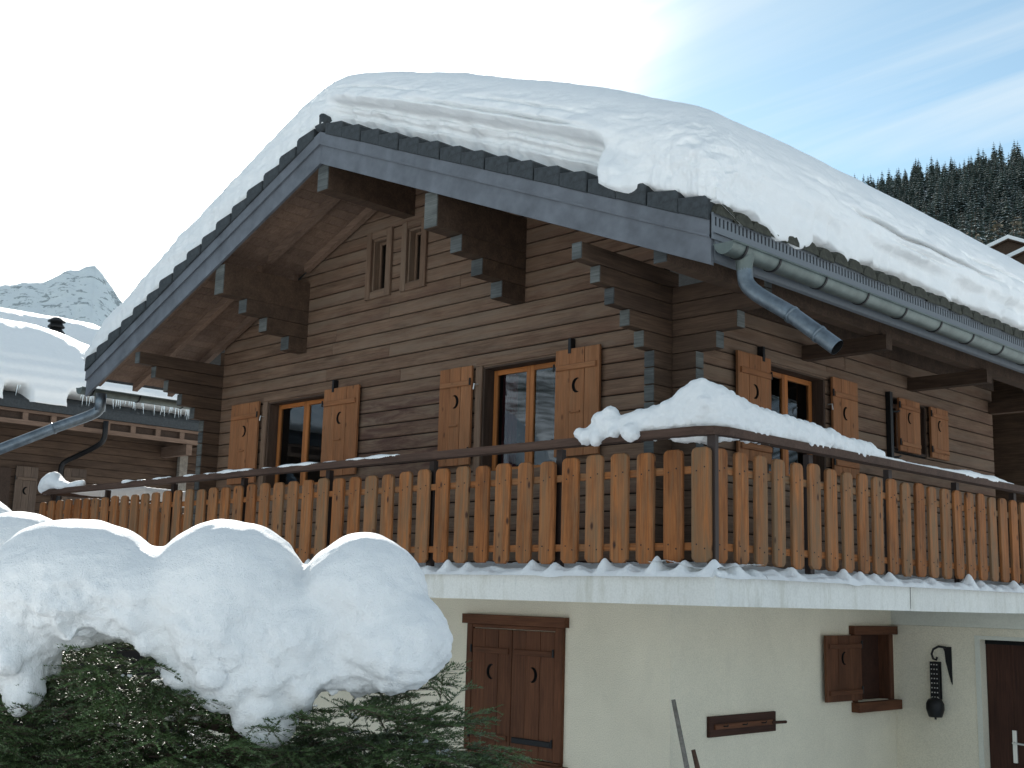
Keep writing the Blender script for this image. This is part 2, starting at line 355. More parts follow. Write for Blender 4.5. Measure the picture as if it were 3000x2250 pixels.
far = Nn.new('ShaderNodeMapRange'); far.inputs[1].default_value = 45; far.inputs[2].default_value = 150; Ln.new(ln.outputs['Value'], far.inputs[0])
fm = Nn.new('ShaderNodeMath'); fm.operation = 'MULTIPLY'; Ln.new(far.outputs[0], fm.inputs[0])
Ln.new(rampn(Nn, Ln, mixc(Nn, Ln, 0.45, d1, d2), [(0.44, (1, 1, 1)), (0.56, (0, 0, 0))]), fm.inputs[1])
Ln.new(mixc(Nn, Ln, fm.outputs[0], (0.86, 0.885, 0.91), (0.04, 0.05, 0.038)), b.inputs['Base Color']); inp(b, 'Roughness', 0.85); inp(b, 'Specular IOR Level', 0.1)
link('terrain', bigmesh('terrain', np.stack([X, Y, Z], 1), grid_faces(len(rings), na)[:, ::-1], m), kind='structure')

# far peak on the left
na, nr = 420, 150
ph = np.radians(np.linspace(52, 92, na)); t = np.linspace(0, 1.25, nr)
PH, T = np.meshgrid(ph, t, indexing='ij'); PD = np.degrees(PH)
el = np.interp(PD, [52, 57, 60, 62, 63.0, 63.6, 64.2, 64.7, 65.1, 65.5, 66.0, 66.4, 66.9, 67.3, 68.0, 69.0, 71, 75, 80, 92],
               [7.5, 9.3, 10.6, 11.6, 12.1, 12.6, 13.3, 13.95, 14.35, 14.2, 13.95, 13.9, 13.5, 13.3, 13.2, 12.9, 12.2, 11.5, 12.0, 9])
el = el + 0.10 * f1(PD.ravel(), 3.1, 4, 5).reshape(PD.shape)
rad = 1500 + T * 1100; ridge = np.tan(np.radians(el)) * 2600
prof = np.where(T < 1, 0.35 * T + 0.65 * T ** 1.7, 1 - (T - 1) * 1.2)
Xm = -np.sin(PH) * rad; Ym = np.cos(PH) * rad
sp = np.stack([Xm.ravel() * 0.0045, Ym.ravel() * 0.0045, Xm.ravel() * 0], 1)
rid = 1 - np.abs(fbm(sp, 1.0, 6, 21, 0.55)) * 2
Zm = prof * ridge + (rid.reshape(T.shape) - 0.6) * 60 * np.sin(np.clip(T, 0, 1) * math.pi) ** 0.7
m, Nn, Ln, b = mat('peak_rock_and_snow'); geo = Nn.new('ShaderNodeNewGeometry')
vm = Nn.new('ShaderNodeMapping'); vm.inputs['Scale'].default_value = (0.022, 0.022, 0.055); Ln.new(geo.outputs['Position'], vm.inputs[0])
rk = noisen(Nn, Ln, vm.outputs[0], 1.0, 8, 0.72, 0.8); rk2 = noisen(Nn, Ln, geo.outputs['Position'], 0.05, 5, 0.7)
f = rampn(Nn, Ln, mixc(Nn, Ln, 0.35, rk, rk2), [(0.53, (0, 0, 0)), (0.565, (0.62, 0.62, 0.62))])
Ln.new(mixc(Nn, Ln, f, (0.86, 0.885, 0.89), (0.12, 0.15, 0.16)), b.inputs['Base Color']); inp(b, 'Roughness', 0.9); inp(b, 'Specular IOR Level', 0.1)
bumpn(Nn, Ln, b, rk, 0.5, 20)
link('mountain', bigmesh('mountain', np.stack([Xm.ravel(), Ym.ravel(), Zm.ravel()], 1), grid_faces(na, nr), m), kind='structure')

# ------------------------------------------------------------------ the chalet
XR, XL, XM = 1.36, -8.96, -3.80          # eaves and ridge
def zr(x): return 5.36 - 0.4 * abs(x - XM)
YF, YB = -1.30, 10.6                      # verge front / back
ch = empty('chalet', (-3.8, 3, -2.25), 'big brown timber chalet on a cream ground floor, balcony all round its upper storey', 'chalet')
# core walls behind the boards ------------------------------------------------
gable_open = [(-6.45, -5.20, 1.67, 2.80), (-2.47, -1.37, 1.67, 2.80), (-4.44, -4.17, 3.93, 4.57), (-3.79, -3.55, 3.93, 4.57)]
side_open = [(1.56, 2.64, 1.67, 2.80), (4.12, 4.93, 2.20, 2.80)]
def holes(mb, x0, x1, z0, z1, ops, put):
    xs = sorted({x0, x1, *[a for o in ops for a in o[:2]]})
    for a, b2 in zip(xs[:-1], xs[1:]):
        segs = [(z0, z1)]
        for o in ops:
            if o[0] <= a + 1e-6 and o[1] >= b2 - 1e-6:
                ns = []
                for s, e in segs:
                    if o[2] > s: ns.append((s, min(e, o[2])))
                    if o[3] < e: ns.append((max(s, o[3]), e))
                segs = [q for q in ns if q[1] - q[0] > 1e-4]
        for s, e in segs: put(a, b2, s, e)
mb = MB(); holes(mb, -7.6, -0.1, 0.60, 3.55, [o for o in gable_open if o[2] < 3], lambda a, b2, s, e: mb.box(a, b2, 0.03, 0.10, s, e))
xs = sorted({-7.6, -0.1, XM, -4.44, -4.17, -3.79, -3.55})
for a, b2 in zip(xs[:-1], xs[1:]):
    hole = any(o[0] <= a + 1e-6 and o[1] >= b2 - 1e-6 for o in gable_open[2:])
    ta, tb = zr(a) - 0.16, zr(b2) - 0.16
    for s, e0, e1 in ([(3.55, 3.93, 3.93), (4.57, ta, tb)] if hole else [(3.55, ta, tb)]):
        V = [(x, y, z) for y in (0.03, 0.10) for x, z in ((a, s), (b2, s), (b2, e1), (a, e0))]
        mb.add(V, [(0, 1, 2, 3), (7, 6, 5, 4), (0, 4, 5, 1), (1, 5, 6, 2), (2, 6, 7, 3), (3, 7, 4, 0)])
gw = mb.link('gable_wall', M['darkhole'], ch)
mb = MB(); holes(mb, -0.02 + 0.12, 6.8, 0.60, 3.55 - 0.33, side_open, lambda a, b2, s, e: mb.box(-0.10, -0.03, a, b2, s, e))
sw = mb.link('side_wall', M['darkhole'], ch)
mb = MB(); mb.box(-7.7, -7.6, 0, 10, 0.6, 3.6); mb.box(-7.6, -1.6, 9.9, 10, 0.6, 4.2); mb.box(-1.7, -1.6, 6.85, 9.9, 0.6, 3.9); mb.box(-1.6, 0.72, 8.6, 8.7, 0.6, 3.5); mb.box(-1.6, -0.3, 8.61, 8.71, 3.4, 3.85); mb.box(-1.6, -0.9, 8.62, 8.72, 3.7, 4.08); mb.link('back_wall', M['beam'], ch)
# boards of the gable, one object each ----------------------------------------
CH = 0.1555
def segs_minus(a, b2, cuts):
    S = [(a, b2)]
    for c0, c1 in cuts:
        S = [q for s, e in S for q in ((s, min(e, c0)), (max(s, c1), e)) if q[1] - q[0] > 0.02]
    return S
zc0 = 0.615; course = 0
while zc0 < 5.2:
    z0, z1 = zc0, min(zc0 + CH, 5.3); zc0 += CH; course += 1
    cuts = [(o[0] - 0.02, o[1] + 0.02) for o in gable_open if min(z1, o[3] + 0.02) - max(z0, o[2] - 0.02) > 0.07]
    for a, b2 in segs_minus(-7.62, -0.112, cuts):
        # random joints in long boards
        cutp = [a]
        if b2 - a > 4.5: cutp.append(a + (b2 - a) * random.uniform(0.3, 0.7))
        cutp.append(b2)
        for s, e in zip(cutp[:-1], cutp[1:]):
            e2 = e - 0.003 if e != b2 else e
            # clip by the roof slope
            P = rect(s, e2, z0 + 0.005, z1 - 0.006)
            def clip(P, sgn):
                Q = []
                lim = lambda p: (5.36 - 0.16) - 0.4 * sgn * (p[0] - XM) - p[1]
                for i in range(len(P)):
                    p, q = P[i - 1], P[i]; lp, lq = lim(p), lim(q)
                    if (lp >= 0) != (lq >= 0):
                        t = lp / (lp - lq); Q.append((p[0] + (q[0] - p[0]) * t, p[1] + (q[1] - p[1]) * t))
                    if lq >= 0: Q.append(q)
                return Q
            P = clip(clip(P, 1), -1)
            if len(P) < 3: continue
            Q = [P[0]]
            for p in P[1:]:
                if (Vector(p) - Vector(Q[-1])).length > 0.012: Q.append(p)
            if (Vector(Q[0]) - Vector(Q[-1])).length < 0.012: Q.pop()
            if len(Q) < 3 or max(p[0] for p in Q) - min(p[0] for p in Q) < 0.05: continue
            plate('board', Q, 0.030, (0, 0.03, 0), XA, ZA, M['siding'], gw, 0.007)
# side wall boards
zc0 = 0.615
while zc0 < 3.25:
    z0, z1 = zc0, zc0 + CH; zc0 += CH
    cuts = [(o[0] - 0.02, o[1] + 0.02) for o in side_open if min(z1, o[3] + 0.02) - max(z0, o[2] - 0.02) > 0.07]
    for a, b2 in segs_minus(0.112, 6.82, cuts):
        cutp = [a] + ([a + (b2 - a) * random.uniform(0.35, 0.65)] if b2 - a > 4.5 else []) + [b2]
        for s, e in zip(cutp[:-1], cutp[1:]):
            plate('board', rect(s, e - (0.003 if e != b2 else 0), z0 + 0.005, z1 - 0.006), 0.030, (-0.03, 0, 0), YA, ZA, M['siding'], sw, 0.007)
# corner consoles: projecting log ends, longer course by course ----------------
def logend(x0, x1, y0, y1, z0, z1, endaxis, par):
    """a log stub; its weathered end grain is a thin cap"""
    if endaxis == 'y':
        o1 = plate('log_end', rect(y0 + 0.012, y1, z0, z1), x1 - x0, (x0, 0, 0), YA, ZA, M['beam'], par, 0.006)
        plate('end_grain', rect(x0 + 0.002, x1 - 0.002, z0 + 0.003, z1 - 0.003), 0.012, (0, y0 + 0.0125, 0), XA, ZA, M['endgrain'], par, 0.003)
    else:
        o1 = plate('log_end', rect(x0, x1 - 0.012, z0, z1), y1 - y0, (0, y1, 0), XA, ZA, M['beam'], par, 0.006)
        plate('end_grain', rect(y0 + 0.002, y1 - 0.002, z0 + 0.003, z1 - 0.003), 0.012, (x1 - 0.0125, 0, 0), YA, ZA, M['endgrain'], par, 0.003)
def corner(xa, xb, name):
    cb = MB(); cb.box(xa + 0.01, xb - 0.01, 0.0, 0.10, 0.61, 3.30); par = cb.link(name, M['beam'], ch)
    z = 0.615; k = 0
    while z < 3.40:
        reach = 0.26
        for zz, rc in ((2.70, 0.41), (2.86, 0.61), (3.015, 0.82), (3.17, 1.01), (3.325, 1.25)):
            if z > zz - 0.08: reach = rc
        logend(xa, xb, -reach, 0.11, z + 0.003, z + CH - 0.003, 'y', par); z += CH
    return par
cr_ = corner(-0.11, 0.0, 'corner_console'); corner(-7.71, -7.60, 'corner_console')
z = 0.615
while z < 3.2:
    reach = 0.28
    for zz, rc in ((2.70, 0.50), (2.86, 0.72), (3.015, 1.0)):
        if z > zz - 0.08: reach = rc
    logend(0.002, reach, 0.002, 0.108, z + 0.003, z + CH - 0.003, 'x', cr_); z += CH
# purlins with stepped consoles
def purlin(xc, top, hh, steps, name='purlin'):
    mb = MB(); mb.box(xc - 0.095, xc + 0.095, -1.23, 0.02, top - hh, top); p = mb.link(name, M['beam'], ch)
    plate('end_grain', rect(xc - 0.092, xc + 0.092, top - hh + 0.004, top - 0.004), 0.012, (0, -1.23, 0), XA, ZA, M['endgrain'], p, 0.003)
    z = top - hh
    for i, rc in enumerate(steps):
        mb = MB(); mb.box(xc - 0.07, xc + 0.095, -rc, 0.0, z - 0.172, z - 0.003); mb.link('console', M['beam'], p)
        plate('end_grain', rect(xc - 0.068, xc + 0.093, z - 0.170, z - 0.006), 0.010, (0, -rc, 0), XA, ZA, M['endgrain'], p, 0.003); z -= 0.175
purlin(XM, 5.06, 0.34, [])
purlin(-1.98, 4.30, 0.37, [0.90, 0.61, 0.33])
purlin(-5.79, 4.24, 0.36, [0.90, 0.60, 0.27])
# roof -------------------------------------------------------------------------
def slope_prism(mb, xa, xb, ya, yb, lo, hi, k=0):
    V = [(x, y, zr(x) + d) for x in (xa, xb) for y in (ya, yb) for d in (lo, hi)]
    mb.add(V, [(0, 1, 3, 2), (4, 6, 7, 5), (0, 4, 5, 1), (2, 3, 7, 6), (0, 2, 6, 4), (1, 5, 7, 3)], k)
mb = MB()
for a, b2 in ((XL + 0.02, XM), (XM, XR - 0.02)): slope_prism(mb, a, b2, YF + 0.03, YB, -0.115, 0.06)
roof = mb.link('roof', M['tile'], ch)
# soffit boards and rafters on the verge overhangs and right eaves
for sgn in (-1, 1):
    n = 38
    for i in range(n):
        a = XM + sgn * (i * 0.136 + 0.01); b2 = a + sgn * 0.130; a, b2 = min(a, b2), max(a, b2)
        if a < XL or b2 > XR: continue
        mb = MB(); slope_prism(mb, a, b2, YF + 0.05, -0.002 if b2 < 0.1 else 6.8, -0.138, -0.117); mb.link('soffit_board', M['soffit'], roof)
for yy in (-1.20, -0.66, -0.12):
    for a, b2 in ((XL + 0.1, -5.9), (-5.68, XM - 0.1), (XM + 0.1, -2.08), (-1.87, -0.12), (0.01, XR - 0.08)):
        mb = MB(); slope_prism(mb, a, b2, yy, yy + 0.075, -0.235, -0.139); mb.link('rafter', M['soffit'], roof)
for yy in np.arange(0.62, 6.8, 0.75):
    mb = MB(); slope_prism(mb, 0.01, XR - 0.06, yy, yy + 0.09, -0.27, -0.139); mb.link('rafter', M['beam'], roof)
mb = MB(); mb.box(-0.10, 0.04, 1.02, 6.8, 3.24, 3.52); mb.link('wall_plate', M['beam'], roof)
# eaves purlin out on the consoles
mb = MB(); mb.box(0.74, 0.88, -1.20, 6.8, 3.08, 3.24); ep = mb.link('purlin', M['beam'], ch); plate('end_grain', rect(0.745, 0.875, 3.085, 3.235), 0.012, (0, -1.20, 0), XA, ZA, M['endgrain'], ep, 0.003)
for yy in (2.2, 4.5, 6.7):
    mb = MB(); mb.box(0.0, 0.95, yy, yy + 0.12, 2.93, 3.078); mb.link('console', M['beam'], ep)
# verge boards: a broad lower one and a narrower upper one, each side
for a, b2 in ((XL, XM), (XM, XR)):
    for lo, hi, y0, nm in ((-0.345, -0.125, YF + 0.012, 'verge_board'), (-0.122, 0.012, YF - 0.010, 'verge_board'), (-0.132, -0.114, YF - 0.014, 'verge_strip')):
        mb = MB(); slope_prism(mb, a, b2, y0, YF + 0.045, lo, hi); mb.link(nm, M['fascia'], roof)
# verge tiles
for sgn in (-1, 1):
    for i in range(16):
        xa = XM + sgn * (0.108 + i * 0.318); xb = XM + sgn * (0.10 + (i + 1) * 0.318)
        d0, d1 = 0.118, 0.190
        if abs(xb - XM) > 5.16: xb = XM + sgn * 5.16
        P = [(xa, zr(xa) - 0.0), (xb, zr(xb) - 0.0), (xb, zr(xb) + d1 - 0.02), (xb - sgn * 0.03, zr(xb) + d1 + 0.008), (xa, zr(xa) + d0)]
        if sgn < 0: P = P[::-1]
        P = [(p[0], p[1] + random.uniform(-0.003, 0.003)) for p in P]
        y0 = YF - 0.024 - 0.010 * (i % 2)
        plate('verge_tile', P, 0.34, (0, y0 + 0.34, 0), XA, ZA, M['tile'], roof, 0.008)
mb = MB(); mb.tube([(XM, YF - 0.01, 5.475), (XM, YF + 0.4, 5.475)], 0.105, 14); mb.link('ridge_tile', M['tile'], roof, True)
# eaves tiles (a row of rounded noses on the right)
nose = MB(); nn = 9
for k, (xx, rad, zz) in enumerate([(-0.30, 0.085, 0.115), (0.0, 0.105, 0.0), (0.035, 0.10, -0.014)]):
    for j in range(nn):
        t = math.pi * j / (nn - 1); nose.V.append((xx, -math.cos(t) * 0.125, zz + math.sin(t) * rad))
nose.F += [(k * nn + j, k * nn + j + 1, (k + 1) * nn + j + 1, (k + 1) * nn + j) for k in (0, 1) for j in range(nn - 1)] + [tuple(2 * nn + j for j in range(nn))]; nose.mi = [0] * len(nose.F)
nme = nose.mesh('eaves_tile', M['moss'], False)
for i in range(46):
    y = -1.16 + i * 0.247; link('eaves_tile', nme, roof, Matrix.Translation((XR + 0.015, y, zr(XR) + 0.055 + random.uniform(-0.008, 0.008))) @ Matrix.Rotation(random.uniform(-0.06, 0.06), 4, 'Z'))
# eaves comb: the pierced grey strip above the gutter
mb = MB(); xe = XR + 0.012
mb.box(xe, xe + 0.012, YF, YB, zr(XR) - 0.145, zr(XR) - 0.035)
mb.box(xe, xe + 0.012, YF, YB, zr(XR) + 0.035, zr(XR) + 0.065)
yy = YF
while yy < 9.5: mb.box(xe, xe + 0.012, yy, yy + 0.030, zr(XR) - 0.035, zr(XR) + 0.035); yy += 0.052
mb.box(xe - 0.012, xe - 0.006, YF, YB, zr(XR) - 0.14, zr(XR) + 0.05, 1)
mb.link('eaves_comb', [M['comb'], M['darkhole']], roof, kind='stuff')
mb = MB(); mb.box(xe + 0.013, xe + 0.03, YF, YB, zr(XR) - 0.100, zr(XR) - 0.090); mb.box(XR - 0.04, XR + 0.012, YF + 0.05, YB, zr(XR) - 0.30, zr(XR) - 0.05); mb.link('eaves_board', M['comb'], roof)
# gutters
def gutter(xc, zc_, ya, yb, r=0.088):
    mb = MB(); n = 14; ring = []
    for j in range(n + 1):
        t = math.pi + math.pi * j / n; ring.append((xc + math.cos(t) * r, zc_ + math.sin(t) * r))
    ring2 = [(xc + math.cos(math.pi + math.pi * j / n) * (r - 0.004), zc_ + math.sin(math.pi + math.pi * j / n) * (r - 0.004)) for j in range(n, -1, -1)]
    loop = ring + ring2; k = len(loop)
    V = [(x, y, z) for y in (ya, yb) for x, z in loop]
    F = [(j, (j + 1) % k, k + (j + 1) % k, k + j) for j in range(k)]
    mb.add(V, F); mb.add([(x, ya, z) for x, z in ring], [tuple(range(n + 1))]); mb.add([(x, yb, z) for x, z in ring], [tuple(range(n, -1, -1))])
    for s in (-1, 1): mb.tube([(xc + s * r, ya, zc_), (xc + s * r, yb, zc_)], 0.009, 8)
    return mb.link('gutter', M['zinc'], ch, True)
def strap(xc, zc_, y, par, r=0.092):
    mb = MB(); pts = [(xc + math.cos(t) * r, y, zc_ + math.sin(t) * r) for t in np.linspace(math.pi, 2 * math.pi, 13)]
    V = []
    for p in pts:
        d = Vector((p[0] - xc, 0, p[2] - zc_)).normalized()
        for dy in (-0.012, 0.012): V.append((p[0] + d.x * 0.004, y + dy, p[2] + d.z * 0.004))
        for dy in (0.012, -0.012): V.append((p[0] - d.x * 0.002, y + dy, p[2] - d.z * 0.002))
    F = [(i * 4 + j, i * 4 + (j + 1) % 4, (i + 1) * 4 + (j + 1) % 4, (i + 1) * 4 + j) for i in range(12) for j in range(4)] + [(0, 1, 2, 3), (51, 50, 49, 48)]
    mb.add(V, F); mb.link('gutter_bracket', M['iron'], par)
GX, GZ = XR + 0.125, 3.10
g1 = gutter(GX, GZ, YF + 0.0, YB)
for i in range(17): strap(GX, GZ, -1.12 + i * 0.69 if i == 0 else -0.66 + (i - 1) * 0.69, g1)
g2 = gutter(XL - 0.13, GZ - 0.02, YF - 0.02, YB)
for i in range(5): strap(XL - 0.13, GZ - 0.02, -1.15 + i * 0.69, g2)
def bend(P0, P1, P2, n=6, k=0.5):
    P0, P1, P2 = Vector(P0), Vector(P1), Vector(P2); a = P1.lerp(P0, k); c = P1.lerp(P2, k)
    return [P0] + [(a.lerp(P1, t)).lerp(P1.lerp(c, t), t) for t in np.linspace(0, 1, n)] + [P2]
def openpipe(pts, r, name, m, ring_at=()):
    mb = MB(); rl = [r] * len(pts); mb.tube(pts, rl, 18, 0, False)
    inner = [Vector(p) for p in pts[-2:]]; mb.tube([inner[0], inner[1]], [r * 0.93] * 2, 18, 1, False)
    d = (inner[1] - inner[0]).normalized(); q = inner[0].lerp(inner[1], 0.3)
    mb.tube([q, q + d * 0.01], [r * 0.92] * 2, 18, 1, True)
    for t in ring_at:
        p = Vector(pts[-2]).lerp(Vector(pts[-1]), t); mb.tube([p - d * 0.012, p + d * 0.012], r + 0.006, 18)
    return mb.link(name, [m, M['darkhole']], ch, True)
mb = MB(); mb.tube([(GX, -1.03, GZ - 0.02), (GX, -1.03, GZ - 0.10), (GX, -1.03, GZ - 0.17)], [0.085, 0.068, 0.061], 16, 0, False); mb.link('gutter_outlet', M['zinc'], ch, True)
openpipe(bend((GX, -1.03, GZ - 0.15), (GX + 0.01, -1.02, 2.80), (GX + 0.36, -0.98, 2.56), 7, 0.45) + [Vector((GX + 0.72, -0.93, 2.26))], 0.062, 'downpipe', M['zincpipe'], (0.05, 0.62))
GXL = XL - 0.13
mb = MB(); mb.tube([(GXL + 0.25, -1.12, GZ - 0.10), (GXL + 0.25, -1.12, 2.76)], [0.075, 0.075], 14, 0, True); mb.link('gutter_outlet', M['zincpipe'], ch, True)
openpipe(bend((GXL + 0.25, -1.12, 2.80), (GXL + 0.20, -1.15, 2.72), (GXL + 0.0, -1.55, 2.52), 6, 0.5) + [Vector((GXL - 0.75, -2.75, 1.83))], 0.072, 'downpipe', M['zincpipe'], (0.05,))

# windows and shutters -----------------------------------------------------------
def crescent(cx_, cy_, r, flip):
    P = []; n = 12
    for i in range(n + 1):
        t = R(60) + R(240) * i / n; P.append((math.cos(t) * r, math.sin(t) * r))
    off = 0.50 * r; rr_ = math.hypot(P[0][0] - off, P[0][1])
    a0 = math.atan2(P[-1][1], P[-1][0] - off); a1 = math.atan2(P[0][1], P[0][0] - off)
    a0 = a0 + 2 * math.pi if a0 < 0 else a0
    for i in range(1, n):
        t = a0 + (a1 - a0) * i / n; P.append((off + math.cos(t) * rr_, math.sin(t) * rr_))
    P = [((-p[0] if flip else p[0]) + cx_, p[1] * 1.15 + cy_) for p in P]
    return P
def shutter(o, u, w, h, m, flip=False, parent=None, hinge='L', moon=True, boards=3, lowbat=True, metal=None):
    """leaf in the (u, z) frame at o (lower left, front faces outwards u x z... n); middle board carries the moon"""
    u = Vector(u); n = u.cross(ZA); th = 0.028; bw = w / boards; parent = parent or ch
    # middle board with a cut-out
    mid = boards // 2; x0, x1 = mid * bw, (mid + 1) * bw
    outer = rect(x0 + 0.002, x1 - 0.002, 0, h); cxx, cyy = (x0 + x1) / 2, h / 2
    outer = [(p[0] - cxx, p[1] - cyy) for p in outer]
    V = []; F = []
    if moon:
        mo = crescent(0, h * 0.15, 0.064 if h > 0.8 else 0.058, flip)
        polys = [[Vector((p[0], p[1], 0)) for p in outer], [Vector((p[0], p[1], 0)) for p in mo]]
        tri = tessellate_polygon(polys); allp = outer + mo; k = len(allp)
        V = [(p[1], -p[0], 0) for p in allp] + [(p[1], -p[0], th) for p in allp]
        for t in tri: F += [tuple(i + k for i in t), tuple(reversed(t))]
        for base, cnt in ((0, 4), (4, len(mo))):
            if base: nside = len(F)
            F += [(base + i, base + (i + 1) % cnt, base + (i + 1) % cnt + k, base + i + k) for i in range(cnt)]
    else:
        k = 4; V = [(p[1], -p[0], z) for z in (0, th) for p in outer]; F = [(0, 1, 2, 3), (7, 6, 5, 4)] + [(i, (i + 1) % 4, (i + 1) % 4 + 4, i + 4) for i in range(4)]
    me = mesh('shutter', V, F, [m, M['darkhole']], False, [1 if moon and i >= nside else 0 for i in range(len(F))]); bm = bmesh.new(); bm.from_mesh(me); bmesh.ops.recalc_face_normals(bm, faces=bm.faces); bm.to_mesh(me); bm.free()  # sides of the moon cut-out painted near-black in place of shade
    oo = Vector(o) + u * cxx + ZA * cyy
    sh = link('shutter', me, parent, basis(oo, ZA, -u, n))
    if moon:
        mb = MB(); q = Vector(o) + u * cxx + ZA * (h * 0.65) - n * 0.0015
        mb.add([q + u * a_ + ZA * b_ for a_, b_ in ((-0.07, -0.08), (0.07, -0.08), (0.07, 0.08), (-0.07, 0.08))], [(0, 1, 2, 3)]); mb.link('moon_shade', M['darkhole'], sh)  # added near-black plate: painted shade behind the moon cut-out
    for i in range(boards):
        if i == mid: continue
        a = i * bw + (0.002 if i else 0); c = (i + 1) * bw - (0.002 if i < boards - 1 else 0)
        # local X must run along the grain (vertical): frame (Z, -u)
        plate('shutter_board', rect(0, h, -c, -a), th, o, ZA, -u, m, sh, 0.004)
    sgn = 0.06 * w
    a, c = (0.0 + sgn, w - 0.02) if hinge == 'R' else (0.02, w - sgn)
    zs = [0.80 * h] + ([0.10 * h] if lowbat else [])
    for i, zz in enumerate(zs):
        plate('batten', rect(a, c, zz, zz + 0.055 if h > 0.8 else zz + 0.045), 0.020, Vector(o) + n * (th + 0.001), u, ZA, metal[i] if metal else m, sh, 0.006)
    for zz in zs:
        hx = w - 0.01 if hinge == 'R' else -0.01
        mb = MB(); p = Vector(o) + u * hx + ZA * (zz + 0.0) + n * (th + 0.012); mb.tube([p, p + ZA * 0.075], 0.010, 8); mb.link('hinge', M['iron'], sh)
    return sh
def slidebar(o, u, m, sh, w=0.13):
    plate('bar', rect(0, w, 0, 0.018), 0.014, o, u, ZA, m, sh, 0.003)
def window(o, u, w, h, sashes=2, rec=0.14, parent=None, curtain=None, frm='darkframe', sash='sash', lintel=True):
    """opening lower-left o, outward normal u x z; reveal boards, sashes, panes and a dark room behind"""
    u = Vector(u); n = u.cross(ZA); parent = parent or ch; o = Vector(o)
    def bx(name, a, b2, c, d, n0, n1, m, par, ch_=0.003):
        return plate(name, rect(a, b2, c, d), n1 - n0, o + n * n0, u, ZA, m, par, ch_)
    def bz(name, a, b2, c, d, n0, n1, m, par, ch_=0.003):
        return plate(name, rect(c, d, -b2, -a), n1 - n0, o + n * n0, ZA, -u, m, par, ch_)
    wf = bx('window', -0.02, w + 0.02, h - 0.02, h + 0.012, -rec - 0.05, -0.004, M[frm], parent)
    bx('frame', -0.02, w + 0.02, -0.014, 0.02, -rec - 0.05, -0.004, M[frm], wf)
    bz('frame', -0.02, 0.016, 0.021, h - 0.021, -rec - 0.05, -0.004, M[frm], wf); bz('frame', w - 0.016, w + 0.02, 0.021, h - 0.021, -rec - 0.05, -0.004, M[frm], wf)
    sw_ = (w - 0.034) / sashes; f = 0.052 if w > 0.6 else 0.03
    for i in range(sashes):
        a = 0.017 + i * sw_; b2 = a + sw_ - 0.003; zz0, zz1 = 0.022, h - 0.022
        s = bz('sash', a, a + f, zz0, zz1, -rec - 0.04, -rec, M[sash], wf)
        bz('sash_stile', b2 - f, b2, zz0, zz1, -rec - 0.04, -rec, M[sash], s)
        bx('sash_rail', a + f, b2 - f, zz1 - f, zz1, -rec - 0.038, -rec - 0.002, M[sash], s); bx('sash_rail', a + f, b2 - f, zz0, zz0 + f, -rec - 0.038, -rec - 0.002, M[sash], s)
        p = [o + n * (-rec - 0.02) + u * x + ZA * z for x, z in ((a + f - 0.005, zz0 + f - 0.005), (b2 - f + 0.005, zz0 + f - 0.005), (b2 - f + 0.005, zz1 - f + 0.005), (a + f - 0.005, zz1 - f + 0.005))]
        c = sum(p, Vector()) / 4; link('pane', mesh('pane', [q - c for q in p], [(0, 1, 2, 3)], M['glass']), wf, Matrix.Translation(c))
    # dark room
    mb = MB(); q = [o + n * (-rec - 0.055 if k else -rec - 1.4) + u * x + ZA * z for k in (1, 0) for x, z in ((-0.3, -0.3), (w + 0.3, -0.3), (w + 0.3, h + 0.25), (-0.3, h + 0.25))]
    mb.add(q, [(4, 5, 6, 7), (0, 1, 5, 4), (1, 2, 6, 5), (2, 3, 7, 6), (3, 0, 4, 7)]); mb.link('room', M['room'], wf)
    if curtain:
        x0, x1, m = curtain; mb = MB(); k = 24; V = []
        for i in range(k + 1):
            x = x0 + (x1 - x0) * i / k
            for z in (-0.1, h + 0.05): V.append(o + u * x + ZA * z + n * (-rec - 0.12 + 0.018 * math.sin(i * 1.35)))
        mb.add(V, [(2 * i, 2 * i + 2, 2 * i + 3, 2 * i + 1) for i in range(k)]); mb.link('curtain', m, wf, True)
    return wf
# gable windows (outward normal is -Y, so u = +X)
wa = window((-6.45, 0, 1.67), XA, 1.25, 1.13); wb = window((-2.47, 0, 1.67), XA, 1.10, 1.13, curtain=(0.04, 0.26, M['curtain']))
for par, a, b2 in ((wa, -6.56, -5.10), (wb, -2.57, -1.25)):
    plate('lintel', rect(a, b2, 2.815, 2.89), 0.018, (0, -0.001, 0), XA, ZA, M['siding'], par, 0.004)
    plate('casing', rect(1.66, 2.812, -(a + 0.095), -a), 0.02, (0, -0.001, 0), ZA, -XA, M['siding'], par, 0.004)
for x0, w, fl, hg in ((-7.24, 0.64, True, 'R'), (-5.19, 0.67, False, 'L'), (-3.09, 0.50, True, 'R'), (-1.38, 0.57, False, 'L')):
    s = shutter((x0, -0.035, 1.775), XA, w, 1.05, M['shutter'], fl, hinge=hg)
    slidebar((x0 + w * 0.36, -0.064, 2.19), XA, M['shutter'], s)
for x in (-5.03, -1.21):
    mb = MB(); mb.box(x, x + 0.035, -0.07, -0.002, 2.78, 2.93); mb.link('shutter_stay', M['iron'], ch)
for x in (-6.52, -2.53):
    mb = MB(); mb.tube([(x, -0.02, 2.62), (x, -0.075, 2.62), (x, -0.085, 2.56)], 0.008, 6); mb.link('shutter_catch', M['steel'], ch)
